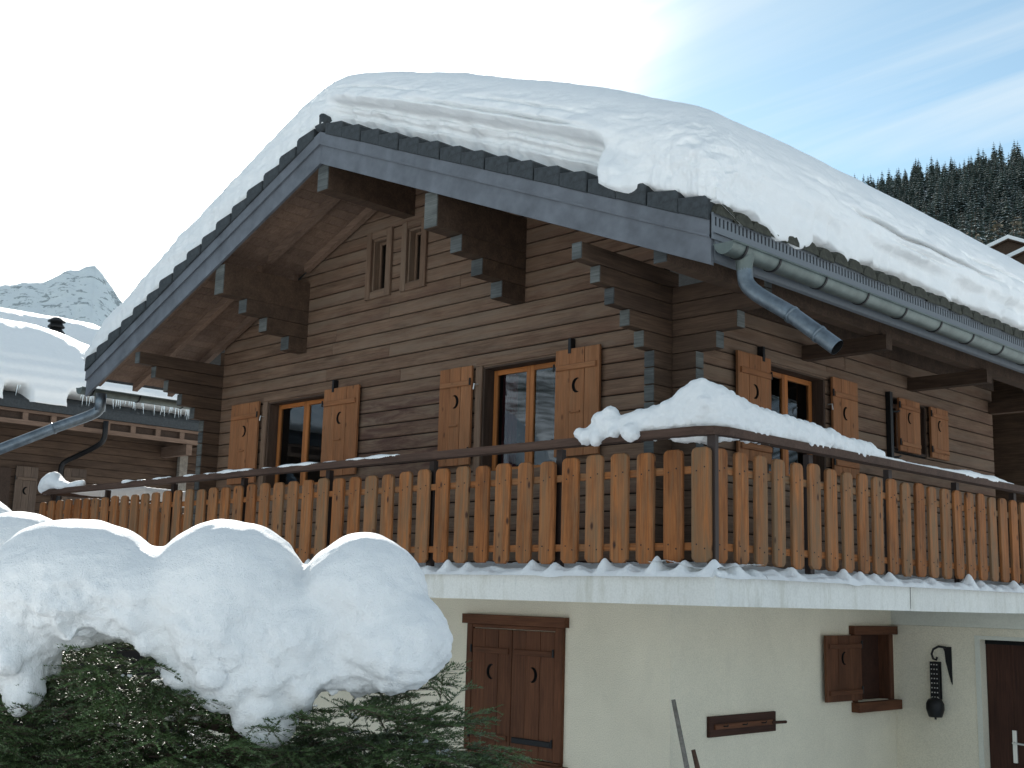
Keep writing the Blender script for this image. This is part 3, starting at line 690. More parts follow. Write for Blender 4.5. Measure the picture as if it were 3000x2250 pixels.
for a, b2 in ((-4.44, -4.17), (-3.79, -3.55)):
    w_ = window((a, 0, 3.93), XA, b2 - a, 0.64, 1, 0.08, frm='siding', sash='siding')
    for q in ((a - 0.095, a - 0.005), (b2 + 0.005, b2 + 0.10)): plate('casing', rect(3.84, 4.66, -q[1], -q[0]), 0.035, (0, -0.001, 0), ZA, -XA, M['siding'], w_, 0.005)
    plate('sill', rect(a - 0.003, b2 + 0.003, 3.84, 3.925), 0.03, (0, -0.001, 0), XA, ZA, M['siding'], w_, 0.005)
    plate('casing', rect(a - 0.003, b2 + 0.003, 4.575, 4.66), 0.03, (0, -0.001, 0), XA, ZA, M['siding'], w_, 0.005)
# side windows (outward normal +X, u = +Y)
wc = window((0, 1.56, 1.67), YA, 1.08, 1.13)
plate('lintel', rect(1.50, 2.74, 2.815, 2.875), 0.018, (0.001, 0, 0), YA, ZA, M['siding'], wc, 0.004)
for y0, w, fl, hg in ((0.96, 0.57, True, 'R'), (2.71, 0.52, False, 'L')):
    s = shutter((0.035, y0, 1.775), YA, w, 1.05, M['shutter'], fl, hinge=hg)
mb = MB(); mb.box(0.002, 0.07, 1.38, 1.415, 2.78, 2.93); mb.link('shutter_stay', M['iron'], ch)
mb = MB(); mb.tube([(0.02, 2.66, 2.52), (0.075, 2.66, 2.52), (0.085, 2.66, 2.46)], 0.008, 6); mb.link('shutter_catch', M['steel'], ch)
wd = window((0, 4.12, 2.20), YA, 0.81, 0.60, 2)
for y0, w, hg in ((4.15, 0.50, 'L'), (4.95, 0.45, 'L')):
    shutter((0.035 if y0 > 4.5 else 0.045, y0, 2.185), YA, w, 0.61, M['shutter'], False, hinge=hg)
mb = MB(); mb.box(0.002, 0.06, 3.96, 4.02, 1.98, 2.84); mb.link('shutter_bar', M['iron'], ch)
for zz in (2.10, 2.62):
    mb = MB(); mb.tube([(0.03, 4.02, zz), (0.08, 4.08, zz), (0.07, 4.15, zz + 0.02)], 0.012, 6); mb.link('hinge', M['iron'], ch)

# ground floor -------------------------------------------------------------------
low_open = [(-2.53, -1.26, -1.10, 0.15)]
mb = MB(); Y1 = 4.0
holes(mb, -7.7, 0.0, -2.6, 0.40, [], lambda a, b2, s, e: mb.box(a, b2, 0.0, 0.12, s, e))
lw = [(3.08, 3.93, -0.55, 0.14)]
holes(mb, 0.12, Y1, -2.6, 0.40, lw, lambda a, b2, s, e: mb.box(-0.12, 0.0, a, b2, s, e))
gf = mb.link('ground_floor_wall', M['stucco'], ch)
mb = MB(); dop = [(0.97, 2.3, -2.3, 0.12)]
holes(mb, -0.12, 2.6, -2.6, 0.24, dop, lambda a, b2, s, e: mb.box(a, b2, Y1 + 0.001, Y1 + 0.16, s, e)); mb.link('porch_wall', M['stucco'], ch)
mb = MB(); mb.box(-0.118, 2.7, Y1 - 0.05, Y1 + 0.16, 0.242, 0.398); mb.link('lintel_beam', M['reveal'], ch)
for nm, a, b2 in (('door_reveal', 0.915, 0.968),):
    mb = MB(); mb.box(a, b2, Y1 - 0.006, Y1 + 0.165, -2.3, 0.121); mb.box(a, 2.3, Y1 - 0.006, Y1 + 0.165, 0.122, 0.16); mb.link(nm, M['reveal'], ch)
# door of planks
dw = 0.27
d0 = plate('door', rect(-2.28, 0.12, -(0.97 + dw), -0.972), 0.04, (0, Y1 + 0.165, 0), ZA, -XA, M['doorwood'], ch, 0.006)
for i in range(1, 4): plate('door_plank', rect(-2.28, 0.08, -(0.97 + dw * (i + 1) - 0.004), -(0.97 + dw * i)), 0.04, (0, Y1 + 0.165, 0), ZA, -XA, M['doorwood'], d0, 0.006)
plate('door_head', rect(0.972, 2.2, 0.075, 0.121), 0.05, (0, Y1 + 0.165, 0), XA, ZA, M['darkhole'], d0, 0.004)
mb = MB(); mb.box(1.225, 1.268, Y1 + 0.105, Y1 + 0.122, -1.10, -0.78); mb.tube([(1.246, Y1 + 0.10, -0.90), (1.246, Y1 + 0.055, -0.90), (1.37, Y1 + 0.050, -0.905)], 0.010, 8); mb.link('door_handle', M['steel'], d0)
# slab with fascia
SX, SY = 1.665, -1.672
mb = MB(); mb.box(-9.35, SX, SY, 0.0, 0.405, 0.612); mb.box(0.0, SX, 0.0, 1.128, 0.405, 0.612); mb.box(0.0, SX - 0.004, 1.128, 1.137, 0.405, 0.60); mb.box(0.0, SX, 1.137, 9.5, 0.402, 0.610); mb.box(-9.35, -7.72, 0.0, 4.5, 0.405, 0.612)
mb.link('balcony_slab', M['slab'], ch)
mb = MB(); mb.box(SX - 0.002, SX + 0.0008, 1.126, 1.134, 0.42, 0.60); mb.link('crack', M['darkhole'], ch)
# closed double shutters of the lower window
p = plate('window', rect(-2.60, -1.19, 0.155, 0.25), 0.075, (0, -0.0005, 0), XA, ZA, M['lowshutter'], ch, 0.006)
plate('sill', rect(-2.63, -1.17, -1.20, -1.105), 0.085, (0, -0.0005, 0), XA, ZA, M['lowshutter'], p, 0.006)
plate('sill_cap', rect(-2.50, -1.24, -1.105, -1.08), 0.06, (0, -0.0005, 0), XA, ZA, M['lowshutter'], p, 0.006)
for a, b2 in ((-2.555, -2.475), (-1.335, -1.235)): plate('frame', rect(-1.078, 0.153, -b2, -a), 0.04, (0, -0.0005, 0), ZA, -XA, M['lowshutter'], p, 0.004)
plate('frame', rect(-2.473, -1.337, 0.118, 0.153), 0.036, (0, -0.0005, 0), XA, ZA, M['lowshutter'], p, 0.004)
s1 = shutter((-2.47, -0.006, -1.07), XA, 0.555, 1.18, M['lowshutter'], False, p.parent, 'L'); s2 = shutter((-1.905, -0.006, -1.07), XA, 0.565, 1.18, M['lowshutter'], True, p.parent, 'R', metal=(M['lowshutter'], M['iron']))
# small side window with one leaf open
p = plate('window', rect(3.04, 3.97, 0.135, 0.225), 0.07, (0.0005, 0, 0), YA, ZA, M['lowshutter'], ch, 0.006)
plate('sill', rect(3.06, 3.97, -0.655, -0.555), 0.10, (0.0005, 0, 0), YA, ZA, M['lowshutter'], p, 0.006)
for a, b2 in ((3.08, 3.15), (3.84, 3.93)): plate('frame', rect(-0.553, 0.133, -b2, -a), 0.15, (-0.12, 0, 0), ZA, -YA, M['lowshutter'], p, 0.004)
mb = MB(); mb.box(-0.16, -0.10, 3.15, 3.84, -0.55, 0.13); mb.link('blind', M['doorwood'], p)
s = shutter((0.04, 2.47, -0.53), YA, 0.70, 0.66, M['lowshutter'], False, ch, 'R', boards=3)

# balcony railing ------------------------------------------------------------------
S = 0.25; PY = -1.600; PX = 1.592
mb = MB()
z1 = 1.665
mb.box(-9.22, 1.47, PY - 0.045, PY + 0.06, z1 - 0.062, z1)
V = [(1.47, PY - 0.045), (1.60, PY + 0.015), (1.645, PY + 0.14), (1.54, PY + 0.14), (1.47, PY + 0.06)]
mb.add([(x, y, z) for z in (z1 - 0.062, z1) for x, y in V], [(4, 3, 2, 1, 0), (5, 6, 7, 8, 9)] + [(i, (i + 1) % 5, 5 + (i + 1) % 5, 5 + i) for i in range(5)])
mb.box(1.54, 1.645, PY + 0.14, 7.0, z1 - 0.062, z1)
mb.box(-9.28, -9.18, PY + 0.06, 4.2, z1 - 0.062, z1)
railing = mb.link('balcony_railing', M['railwood'], ch)
def picket_poly(h, w):
    c = 0.034; return [(0.0, -w / 2 + c), (c * 0.9, -w / 2), (h - c, -w / 2), (h - c * 0.35, -w / 2 + c * 0.35), (h, -w / 2 + c * 1.1), (h, w / 2 - c * 1.1), (h - c * 0.35, w / 2 - c * 0.35), (h - c, w / 2), (c * 0.9, w / 2), (0.0, w / 2 - c)]
for i in range(44):
    wv = 0.166 + random.uniform(-0.006, 0.006)
    plate('picket', picket_poly(0.815 + random.uniform(-0.008, 0.008), wv), 0.026, (1.49 - S * i + random.uniform(-0.006, 0.006), PY + 0.026, 0.697 + random.uniform(-0.006, 0.006)), ZA, -XA, M['picket'], railing, 0.005, 0.006)
for j in range(31):
    wv = 0.158 + random.uniform(-0.008, 0.008)
    plate('picket', picket_poly(0.815 + random.uniform(-0.008, 0.008), wv), 0.026, (PX - 0.026, -1.488 + S * j + random.uniform(-0.006, 0.006), 0.697 + random.uniform(-0.006, 0.006)), ZA, -YA, M['picket'], railing, 0.005, 0.006)
for j in range(12): plate('picket', picket_poly(0.8, 0.16), 0.026, (-9.24, -1.45 + S * j, 0.697), ZA, YA, M['picket'], railing, 0.005, 0.006)
for zz in (1.335, 0.79):
    plate('rail', rect(-9.2, 1.50, zz, zz + 0.055), 0.035, (0, PY + 0.062, 0), XA, ZA, M['picket'], railing, 0.004)
    plate('rail', rect(PY + 0.1, 6.2, zz, zz + 0.055), 0.035, (PX - 0.062, 0, 0), YA, ZA, M['picket'], railing, 0.004)
for x in (0.06, -1.48, -3.02, -4.53, -5.99, -7.61, -9.15): mb = MB(); mb.box(x - 0.03, x + 0.03, PY + 0.064, PY + 0.115, 0.60, z1 - 0.063); mb.link('post', M['brownmetal'], railing)
for y in (-0.19, 1.10, 2.40, 3.70, 5.0, 6.2): mb = MB(); mb.box(PX - 0.115, PX - 0.064, y - 0.03, y + 0.03, 0.60, z1 - 0.063); mb.link('post', M['brownmetal'], railing)
mb = MB(); mb.box(PX - 0.066, PX + 0.004, PY + 0.028, PY + 0.088 - 0.02, 0.60, z1 - 0.063); mb.link('post', M['brownmetal'], railing)

# nail heads on the pickets
mb = MB()
for i in range(24):
    for zz in (0.80, 0.83, 1.35, 1.375):
        x_ = 1.49 - S * i + (0.035 if zz in (0.80, 1.375) else -0.035); mb.box(x_ - 0.005, x_ + 0.005, PY - 0.003, PY + 0.001, zz - 0.005, zz + 0.005)
for j in range(18):
    for zz in (0.80, 0.83, 1.35, 1.375):
        y_ = -1.488 + S * j + (0.03 if zz in (0.80, 1.375) else -0.03); mb.box(PX - 0.001, PX + 0.004, y_ - 0.005, y_ + 0.005, zz - 0.005, zz + 0.005)
mb.link('nail_heads', M['iron'], railing, kind='stuff')
# wind screen at the far end of the balcony
ws = empty('wind_screen', (1.3, 6.6, 0.61), 'pale weathered frame of the wind screen standing at the far right end of the balcony', 'wind screen')
mb = MB()
for (a, b2, c, d) in ((1.20, 1.28, 0.62, 2.35), (1.95, 2.03, 0.62, 2.35), (1.28, 1.95, 2.27, 2.35), (1.28, 1.95, 0.62, 0.70)): mb.box(a, b2, 6.60, 6.66, c, d)
mb.link('frame', M['greywood'], ws)
link('pane', mesh('pane', [(-0.34, 0, -0.79), (0.34, 0, -0.79), (0.34, 0, 0.79), (-0.34, 0, 0.79)], [(0, 1, 2, 3)], M['glass']), ws, Matrix.Translation((1.615, 6.63, 1.485)))

# things on the ground-floor wall ----------------------------------------------------
t = empty('tool_rack', (0.0, 1.06, -0.66), 'dark wooden hook board screwed to the cream wall left of the small side window', 'tool rack')
plate('board', rect(0.53, 1.60, -0.755, -0.575), 0.03, (0.001, 0, 0), YA, ZA, M['doorwood'], t, 0.006)
plate('slat', rect(0.60, 1.52, -0.69, -0.645), 0.018, (0.032, 0, 0), YA, ZA, M['lowshutter'], t, 0.004)
mb = MB(); mb.tube([(0.045, 1.50, -0.672), (0.05, 1.74, -0.678)], 0.014, 8); mb.link('rod', M['doorwood'], t)
for y in (0.72, 1.02, 1.33): mb = MB(); mb.tube([(0.05, y, -0.665), (0.095, y, -0.66), (0.10, y, -0.645)], 0.006, 6); mb.link('hook', M['iron'], t)
t = empty('pole', (0.35, -0.30, -2.2), 'tall grey wooden tool handle leaning on the cream wall left of the hook board', 'pole')
mb = MB(); mb.tube([(0.42, -0.05, -2.05), (0.30, -0.16, -0.93), (0.24, -0.27, -0.38)], [0.021, 0.021, 0.018], 10); mb.link('handle', M['greywood'], t, True)
mb = MB(); mb.box(0.36, 0.50, -0.25, 0.15, -2.2, -2.0); mb.link('blade', M['zinc'], t)
t = empty('pole', (0.45, 0.05, -2.2), 'short dark tool handle leaning beside the long grey one, only its rounded top in view', 'pole')
mb = MB(); mb.tube([(0.48, 0.08, -2.15), (0.32, -0.035, -0.95), (0.30, -0.075, -0.79)], [0.022, 0.022, 0.018], 10); mb.link('handle', M['railwood'], t, True)
# cow bell on a studded strap, hung from a scrolled iron bracket on the porch wall
t = empty('cow_bell', (0.56, 3.9, -0.3), 'dark cow bell on a studded strap, hung from a scrolled bracket beside the door', 'cow bell')
bx0 = 0.66; by = Y1 - 0.001
mb = MB(); P = [(bx0, 0.03), (bx0 + 0.0, -0.36), (bx0 - 0.015, -0.33), (bx0 - 0.065, -0.13), (bx0 - 0.075, -0.02), (bx0 - 0.10, 0.03)]
V = [(x, y, z) for y in (by - 0.012, by) for x, z in P]
mb.add(V, [(0, 1, 2, 3, 4, 5), (11, 10, 9, 8, 7, 6)] + [(i, i + 6, (i + 1) % 6 + 6, (i + 1) % 6) for i in range(6)])
pts = [(bx0 - 0.05, by - 0.02, 0.02), (bx0 - 0.12, by - 0.05, 0.03), (bx0 - 0.17, by - 0.07, 0.0), (bx0 - 0.185, by - 0.08, -0.05), (bx0 - 0.17, by - 0.08, -0.10), (bx0 - 0.135, by - 0.08, -0.11), (bx0 - 0.125, by - 0.08, -0.08)]
mb.tube(pts, 0.012, 8); mb.link('bracket', M['iron'], t)
mb = MB(); bxx = bx0 - 0.155
mb.box(bxx - 0.05, bxx + 0.05, by - 0.095, by - 0.075, -0.52, -0.13); mb.box(bxx - 0.045, bxx + 0.045, by - 0.035, by - 0.02, -0.52, -0.13)
mb.link('strap', M['iron'], t)
mb = MB()
for k in range(8):
    z_ = -0.16 - k * 0.048
    for sx_ in (-0.03, 0.0, 0.03):
        mb.box(bxx + sx_ - 0.006, bxx + sx_ + 0.006, by - 0.100, by - 0.094, z_ - 0.006, z_ + 0.006)
mb.link('studs', M['steel'], t, kind='stuff')
mb = MB(); mb.tube([(bxx, by - 0.10, z_) for z_ in (-0.50, -0.52, -0.56, -0.62, -0.69, -0.70)], [0.03, 0.07, 0.092, 0.094, 0.072, 0.066], 18); mb.link('bell', M['iron'], t, True)
mb = MB(); mb.tube([(bxx, by - 0.10, -0.69), (bxx, by - 0.10, -0.725)], 0.012, 8); mb.link('clapper', M['iron'], t)
mb = MB(); mb.box(bxx - 0.045, bxx + 0.045, by - 0.102, by - 0.070, -0.515, -0.500); mb.link('buckle', M['steel'], t)

# ------------------------------------------------------------------ snow on the roof
def roofsnow():
    # profile across an edge: (offset inwards, height fraction)
    th = np.linspace(0, 1, 46)
    def prof(kind):
        h = np.sin(th * math.pi / 2) ** 0.9
        off = np.zeros_like(th)
        return th, h
    nx0 = np.linspace(0, 1, 40); 
    # parameter lines: s in [0,1] edge zone, then interior
    eR = np.linspace(0, 1, 110); eF = np.linspace(0, 1, 110)
    XI = np.linspace(0, 1, 260); YI = np.linspace(0, 1, 120)
    Rr = 0.62                                # rounding radius (horizontal)
    def edge(s):                             # s 0..1 -> offset, height fraction
        t = s
        off = Rr * (1 - np.cos(t * math.pi / 2)) ** 1.15
        hf = 0.08 * sst(t, 0, 0.02) + 0.92 * np.sin(t * math.pi / 2) ** 1.0
        return off, hf
    oR, hR = edge(eR); oF, hF = edge(eF); oL, hL = edge(np.linspace(0, 1, 24))
    x_l, x_r = -9.02, 1.44
    us = np.concatenate([x_l + oL, np.linspace(x_l + Rr, x_r - Rr, 300)[1:-1], (x_r - oR)[::-1]])
    fx = np.concatenate([hL, np.ones(298), hR[::-1]])
    eRmask = np.concatenate([np.zeros(24 + 298), (1 - eR)[::-1]])   # 1 at the very right edge base
    y_f, y_b = -1.33, 10.9
    vs = np.concatenate([y_f + oF, np.linspace(y_f + Rr, y_b, 210)[1:]]); fy = np.concatenate([hF, np.ones(209)])
    eFm = np.concatenate([1 - eF, np.zeros(209)])
    U, V = np.meshgrid(us, vs, indexing='ij'); FX, FY = np.meshgrid(fx, fy, indexing='ij')
    ER, EF = np.meshgrid(eRmask, eFm, indexing='ij')
    x = U.ravel().copy(); y = V.ravel().copy(); fx_ = FX.ravel(); fy_ = FY.ravel(); er = ER.ravel(); ef = EF.ravel()
    H = np.interp(x, [-9, -8, -7, -5, -4.2, -3.8, -2.9, -2, -0.1, 1.5], [0.55, 0.66, 0.74, 0.78, 0.74, 0.70, 0.80, 0.88, 0.91, 0.91]) - 0.04 * np.exp(-((x - 1.0) / 1.0) ** 2 - ((y + 0.9) / 1.2) ** 2) + 0.025 * fbm(np.stack([x * 0.4, y * 0.4, x * 0], 1), 1, 3, 9)
    right = sst(x, -3.9, -3.4)
    # front face on the left of the ridge is lower at the very edge
    hf = fx_ * fy_
    # verge: on the right slope the foot of the snow stands back in thin layers and bulges above; one lump hangs over
    lump = np.exp(-((x - 0.46) / 0.22) ** 4)
    late = sst(x, 0.45, 0.8)
    back = right * (0.19 + 0.08 * f1(x, 0.9, 3, 31)) * (1 - late) * (1 - 0.9 * lump)
    lay = 0.040 * np.tanh(4 * np.sin(hf * 46 + 2.2 * f1(x, 1.1, 3, 8))) * sst(0.40 - hf, 0, 0.1) * (0.6 + 0.6 * f1(x, 1.6, 2, 88)) * right * (1 - late) * (1 - lump)
    stepin = back * sst(0.44 - hf, 0, 0.16) + lay
    bul = 0.06 * np.exp(-((hf - 0.42) / 0.2) ** 2) * right
    wF = sst(ef, 0.0, 0.5)
    y = y + wF * (stepin - bul) - 0.17 * lump * wF * sst(0.32 - hf, 0, 0.16)
    # ragged foot on the verge
    y = y + sst(ef, 0.55, 1.0) * (0.05 * f1(x, 5, 4, 2) + 0.03 * f1(x, 17, 3, 5) + 0.025)
    # right eaves: tongues hang forward, hollows show the tiles
    tong = f1(y, 0.8, 2, 44) + 0.55 * f1(y, 2.6, 3, 45)
    wR = sst(er, 0.0, 0.45)
    x = x - wR * (0.17 * sst(0.35 - hf, 0, 0.2) * (1 - sst(tong, -0.25, 0.35)) - 0.05 * np.exp(-((hf - 0.5) / 0.22) ** 2))
    x = x - sst(er, 0.5, 1) * (0.045 * f1(y, 6, 4, 6) + 0.02)
    drop = sst(er, 0.80, 1.0) * (0.15 * sst(tong, 0.0, 0.5) + 0.05 * f1(y, 7, 3, 12) - 0.05)
    # horizontal cracks along the eaves face
    for hc, dp, sd_ in ((0.50, 0.17, 61), (0.37, 0.14, 62), (0.63, 0.07, 63)):
        c = hc + 0.06 * f1(y, 0.6, 4, sd_); g = np.exp(-((hf - c) / 0.020) ** 2) * sst(f1(y, 0.5, 2, sd_ + 5), -0.35, 0.1)
        x = x - wR * g * dp * sst(y, -0.9, 0.2)
        c = hc - 0.05 + 0.05 * f1(x, 0.7, 4, sd_ + 9); g = np.exp(-((hf - c) / 0.018) ** 2) * sst(f1(x, 0.6, 2, sd_ + 15), -0.3, 0.2) * right
        y = y + wF * g * dp * 0.6 * (1 - sst(x, -0.5, 0.3))
    z = 5.36 - 0.4 * np.sqrt((x - XM) ** 2 + 0.03) + 0.07 + 0.155 * 1.0 * np.maximum(wF, 0) * 0 + H * hf + 0.11 - drop - 0.10 * lump * sst(ef, 0.80, 0.96)
    z = z + 0.02 * f1(x, 9, 3, 71) * sst(ef, 0.7, 1)
    P = np.stack([x, y, z], 1)
    face = np.maximum(ef, er)
    d = fbm(P, 1.6, 5, 77, 0.55) * 0.05 + (fbm(P, 6, 5, 78, 0.65) * 0.030 - 0.035 * sst(fbm(P, 3.4, 3, 83), 0.30, 0.48)) * sst(face, 0, 0.3) + fbm(P, 0.35, 3, 79) * 0.05
    swirl = fbm(np.stack([x * 0.9, y * 1.1 + 0.6 * z, z * 2.8], 1), 1.8, 5, 80, 0.6) * 0.05 * sst(face, 0.05, 0.5)
    dirx = er / (face + 1e-6) * sst(face, 0, 0.3); diry = -ef / (face + 1e-6) * sst(face, 0, 0.3)
    sm = 1 - 0.85 * sst(hf, 0.62, 0.9)
    P[:, 0] += dirx * (d + swirl) * sm; P[:, 1] += diry * (d + swirl) * sm; P[:, 2] += (1 - sst(face, 0, 0.4)) * d * 0.6
    n1, n2 = len(us), len(vs)
    F = grid_faces(n1, n2)
    # skirt inwards so that the foot closes onto the roof
    idx = np.arange(n1 * n2).reshape(n1, n2)
    Pl = [P]; Fl = [F]; off = len(P)
    for row, dv in ((idx[:, 0], (0, 0.35, 0.0)), (idx[-1, :], (-0.35, 0, 0.14 - 0.12)), (idx[0, :], (0.3, 0, 0.1))):
        Q = P[row] + np.array(dv); Q[:, 2] = np.minimum(Q[:, 2], zr_np(Q[:, 0]) + 0.05); k = len(row)
        Pl.append(Q); a = row[:-1]; b_ = row[1:]; c = off + np.arange(1, k); d_ = off + np.arange(k - 1)
        Fl.append(np.stack([a, b_, c, d_], 1)); off += k
    P = np.concatenate(Pl); F = np.concatenate(Fl)
    me = bigmesh('roof_snow', P, F, M['snow'])
    bm = bmesh.new(); bm.from_mesh(me); bmesh.ops.recalc_face_normals(bm, faces=bm.faces); bm.to_mesh(me); bm.free()
    o = link('roof_snow', me); tag(o, 'metre-thick blanket of snow bulging over the roof of the big brown chalet', 'snow')
    return o
def zr_np(x): return 5.36 - 0.4 * np.abs(x - XM)
roofsnow()

# ------------------------------------------------------------------ snow blobs by remeshing
def blobs(name, E, voxel, m, amp=0.01, fsc=6, amp2=0.0, f2=25, smooth=2, shift=None, label=None, cat=None, kind=None, parent=None):
    """E: list of (centre, radii) ellipsoids, fused into one skin"""
    bm = bmesh.new()
    for c, r in E:
        r = r if isinstance(r, (tuple, list)) else (r, r, r)
        bmesh.ops.create_icosphere(bm, subdivisions=3 if max(r) > 0.08 else 2, radius=1, matrix=Matrix.Translation(c) @ Matrix.Diagonal((*r, 1)))
    me = D.meshes.new('tmp'); bm.to_mesh(me); bm.free(); o = D.objects.new('tmp', me); COL.objects.link(o)
    md = o.modifiers.new('r', 'REMESH'); md.mode = 'VOXEL'; md.voxel_size = voxel
    if smooth: ms = o.modifiers.new('s', 'SMOOTH'); ms.factor = 0.5; ms.iterations = smooth
    dg = bpy.context.evaluated_depsgraph_get(); dg.update(); me2 = D.meshes.new_from_object(o.evaluated_get(dg)); D.objects.remove(o)
    n = len(me2.vertices); co = np.empty(n * 3, np.float32); me2.vertices.foreach_get('co', co); co = co.reshape(-1, 3)
    no = np.empty(n * 3, np.float32); me2.vertices.foreach_get('normal', no); no = no.reshape(-1, 3)
    d = fbm(co, fsc, 4, 13, 0.5) * amp
    if amp2:
        d = d + fbm(co, f2, 5, 14, 0.6) * amp2 * sst(-no[:, 2], -0.75, 0.35)
        st_ = co @ np.array([[0.5, 0.2, 0.8], [0.5, -0.6, 0.3], [-1.2, 0.3, 1.5]]).T
        d = d + fbm(st_ * np.array([1, 1, 2.2]), 7, 4, 19, 0.6) * 0.010 * sst(-no[:, 2], -0.95, -0.3)
    co = co + no * d[:, None]
    me2.vertices.foreach_set('co', co.astype(np.float32).ravel()); me2.polygons.foreach_set('use_smooth', [True] * len(me2.polygons))
    me2.materials.clear(); me2.materials.append(m); me2.update(); me2.name = name
    ob = link(name, me2, parent)
    if label: tag(ob, label, cat, None, kind)
    return ob
# on the handrail corner
E_ = []
def along(pts, n):
    """interpolate (x,y,z,r) stations"""
    A = np.array(pts, float); t = np.linspace(0, len(A) - 1, n); return [tuple(np.interp(q, np.arange(len(A)), A[:, k]) for k in range(A.shape[1])) for q in t]
for x, y, zt, wd_ in along([(0.36, PY, 1.70, 0.05), (0.55, PY, 1.80, 0.085), (0.8, PY + 0.01, 1.82, 0.09), (1.0, PY + 0.05, 1.84, 0.09), (1.2, PY + 0.08, 1.90, 0.10), (1.40, PY + 0.10, 2.035, 0.10), (1.53, -1.42, 1.97, 0.10), (1.57, -1.1, 1.885, 0.085), (1.58, -0.7, 1.845, 0.08), (1.585, -0.25, 1.83, 0.075), (1.59, 0.2, 1.79, 0.07), (1.59, 0.62, 1.77, 0.06), (1.59, 0.82, 1.70, 0.05)], 60):
    h = zt - 1.655
    E_.append(((x, y, 1.672 + h * 0.33), (wd_, wd_, max(h * 0.60, 0.025)) if x < 0.9 else (wd_, wd_, max(h * 0.66, 0.025))))
    if x > 0.9: E_.append(((x, y, 1.70), (wd_, wd_, 0.05)))
for k in range(26):
    q = E_[random.randrange(3, 57)]; E_.append(((q[0][0] + random.uniform(-0.08, 0.08), q[0][1] + random.uniform(-0.06, 0.05), q[0][2] + random.uniform(0.02, 0.10)), random.uniform(0.035, 0.07)))
for x, z_, r in ((0.40, 1.69, 0.05), (0.46, 1.66, 0.06), (0.56, 1.64, 0.055), (0.90, 1.66, 0.07), (0.95, 1.63, 0.045), (0.74, 1.67, 0.05)): E_.append(((x, PY - 0.07, z_), r))
blobs('railing_snow', E_, 0.014, M['snowrough'], 0.030, 8, 0.022, 18, 2, label='thick white heap of snow piled on the front corner of the balcony handrail', cat='snow')
E_ = [((x, y, zt), (w_, w_, h)) for x, y, zt, w_, h in along([(1.6, 0.8, 1.67, 0.04, 0.03), (1.6, 1.4, 1.665, 0.045, 0.02), (1.6, 2.0, 1.665, 0.045, 0.03), (1.6, 2.5, 1.67, 0.05, 0.055), (1.6, 2.8, 1.67, 0.045, 0.04), (1.6, 3.05, 1.67, 0.05, 0.05), (1.6, 3.35, 1.665, 0.04, 0.02), (1.6, 3.5, 1.66, 0.03, 0.01)], 90)]
blobs('railing_snow', E_, 0.012, M['snowrough'], 0.010, 9, 0.005, 22, 2, label='thin low strip of snow on the side handrail, receding right of the big heap', cat='snow')
E_ = [((x, PY, zt), (0.05, w_, h)) for x, zt, w_, h in along([(-9.24, 1.70, 0.10, 0.10), (-9.1, 1.76, 0.13, 0.12), (-8.95, 1.77, 0.12, 0.11), (-8.75, 1.71, 0.09, 0.07), (-8.5, 1.69, 0.06, 0.04), (-8.3, 1.69, 0.06, 0.06), (-8.15, 1.71, 0.05, 0.05)], 40)]
for x_, z_ in ((-9.2, 1.72), (-9.05, 1.80), (-8.97, 1.80)): E_.append(((x_, PY, z_), 0.10))
blobs('railing_snow', E_, 0.015, M['snowrough'], 0.02, 6, 0.006, 20, 2, label='small rounded clump of snow on the far left end of the front handrail', cat='snow')
E_ = [((-9.23, y, 1.665 + h * 0.3), (0.07, 0.1, h)) for y, h in along([(-1.3, 0.03), (-0.9, 0.11), (-0.2, 0.13), (0.6, 0.12), (1.4, 0.10), (2.0, 0.05)], 50)]
blobs('railing_snow', E_, 0.018, M['snowrough'], 0.015, 5, 0, 20, 2, label='band of snow on the left side handrail, behind the front pickets', cat='snow')
E_ = []
for x in np.arange(-7.0, -1.85, 0.03):
    h = 0.016 + 0.010 * math.sin(x * 5.1) + 0.006 * math.sin(x * 17)
    if -6.0 < x < -5.4 and math.sin(x * 9) < 0: continue
    if h > 0.004: E_.append(((x, PY - 0.01, 1.664), (0.035, 0.045, h)))
blobs('railing_snow', E_, 0.011, M['snowrough'], 0.006, 12, 0, 20, 1, label='narrow dusting of snow along the middle of the front handrail', cat='snow')
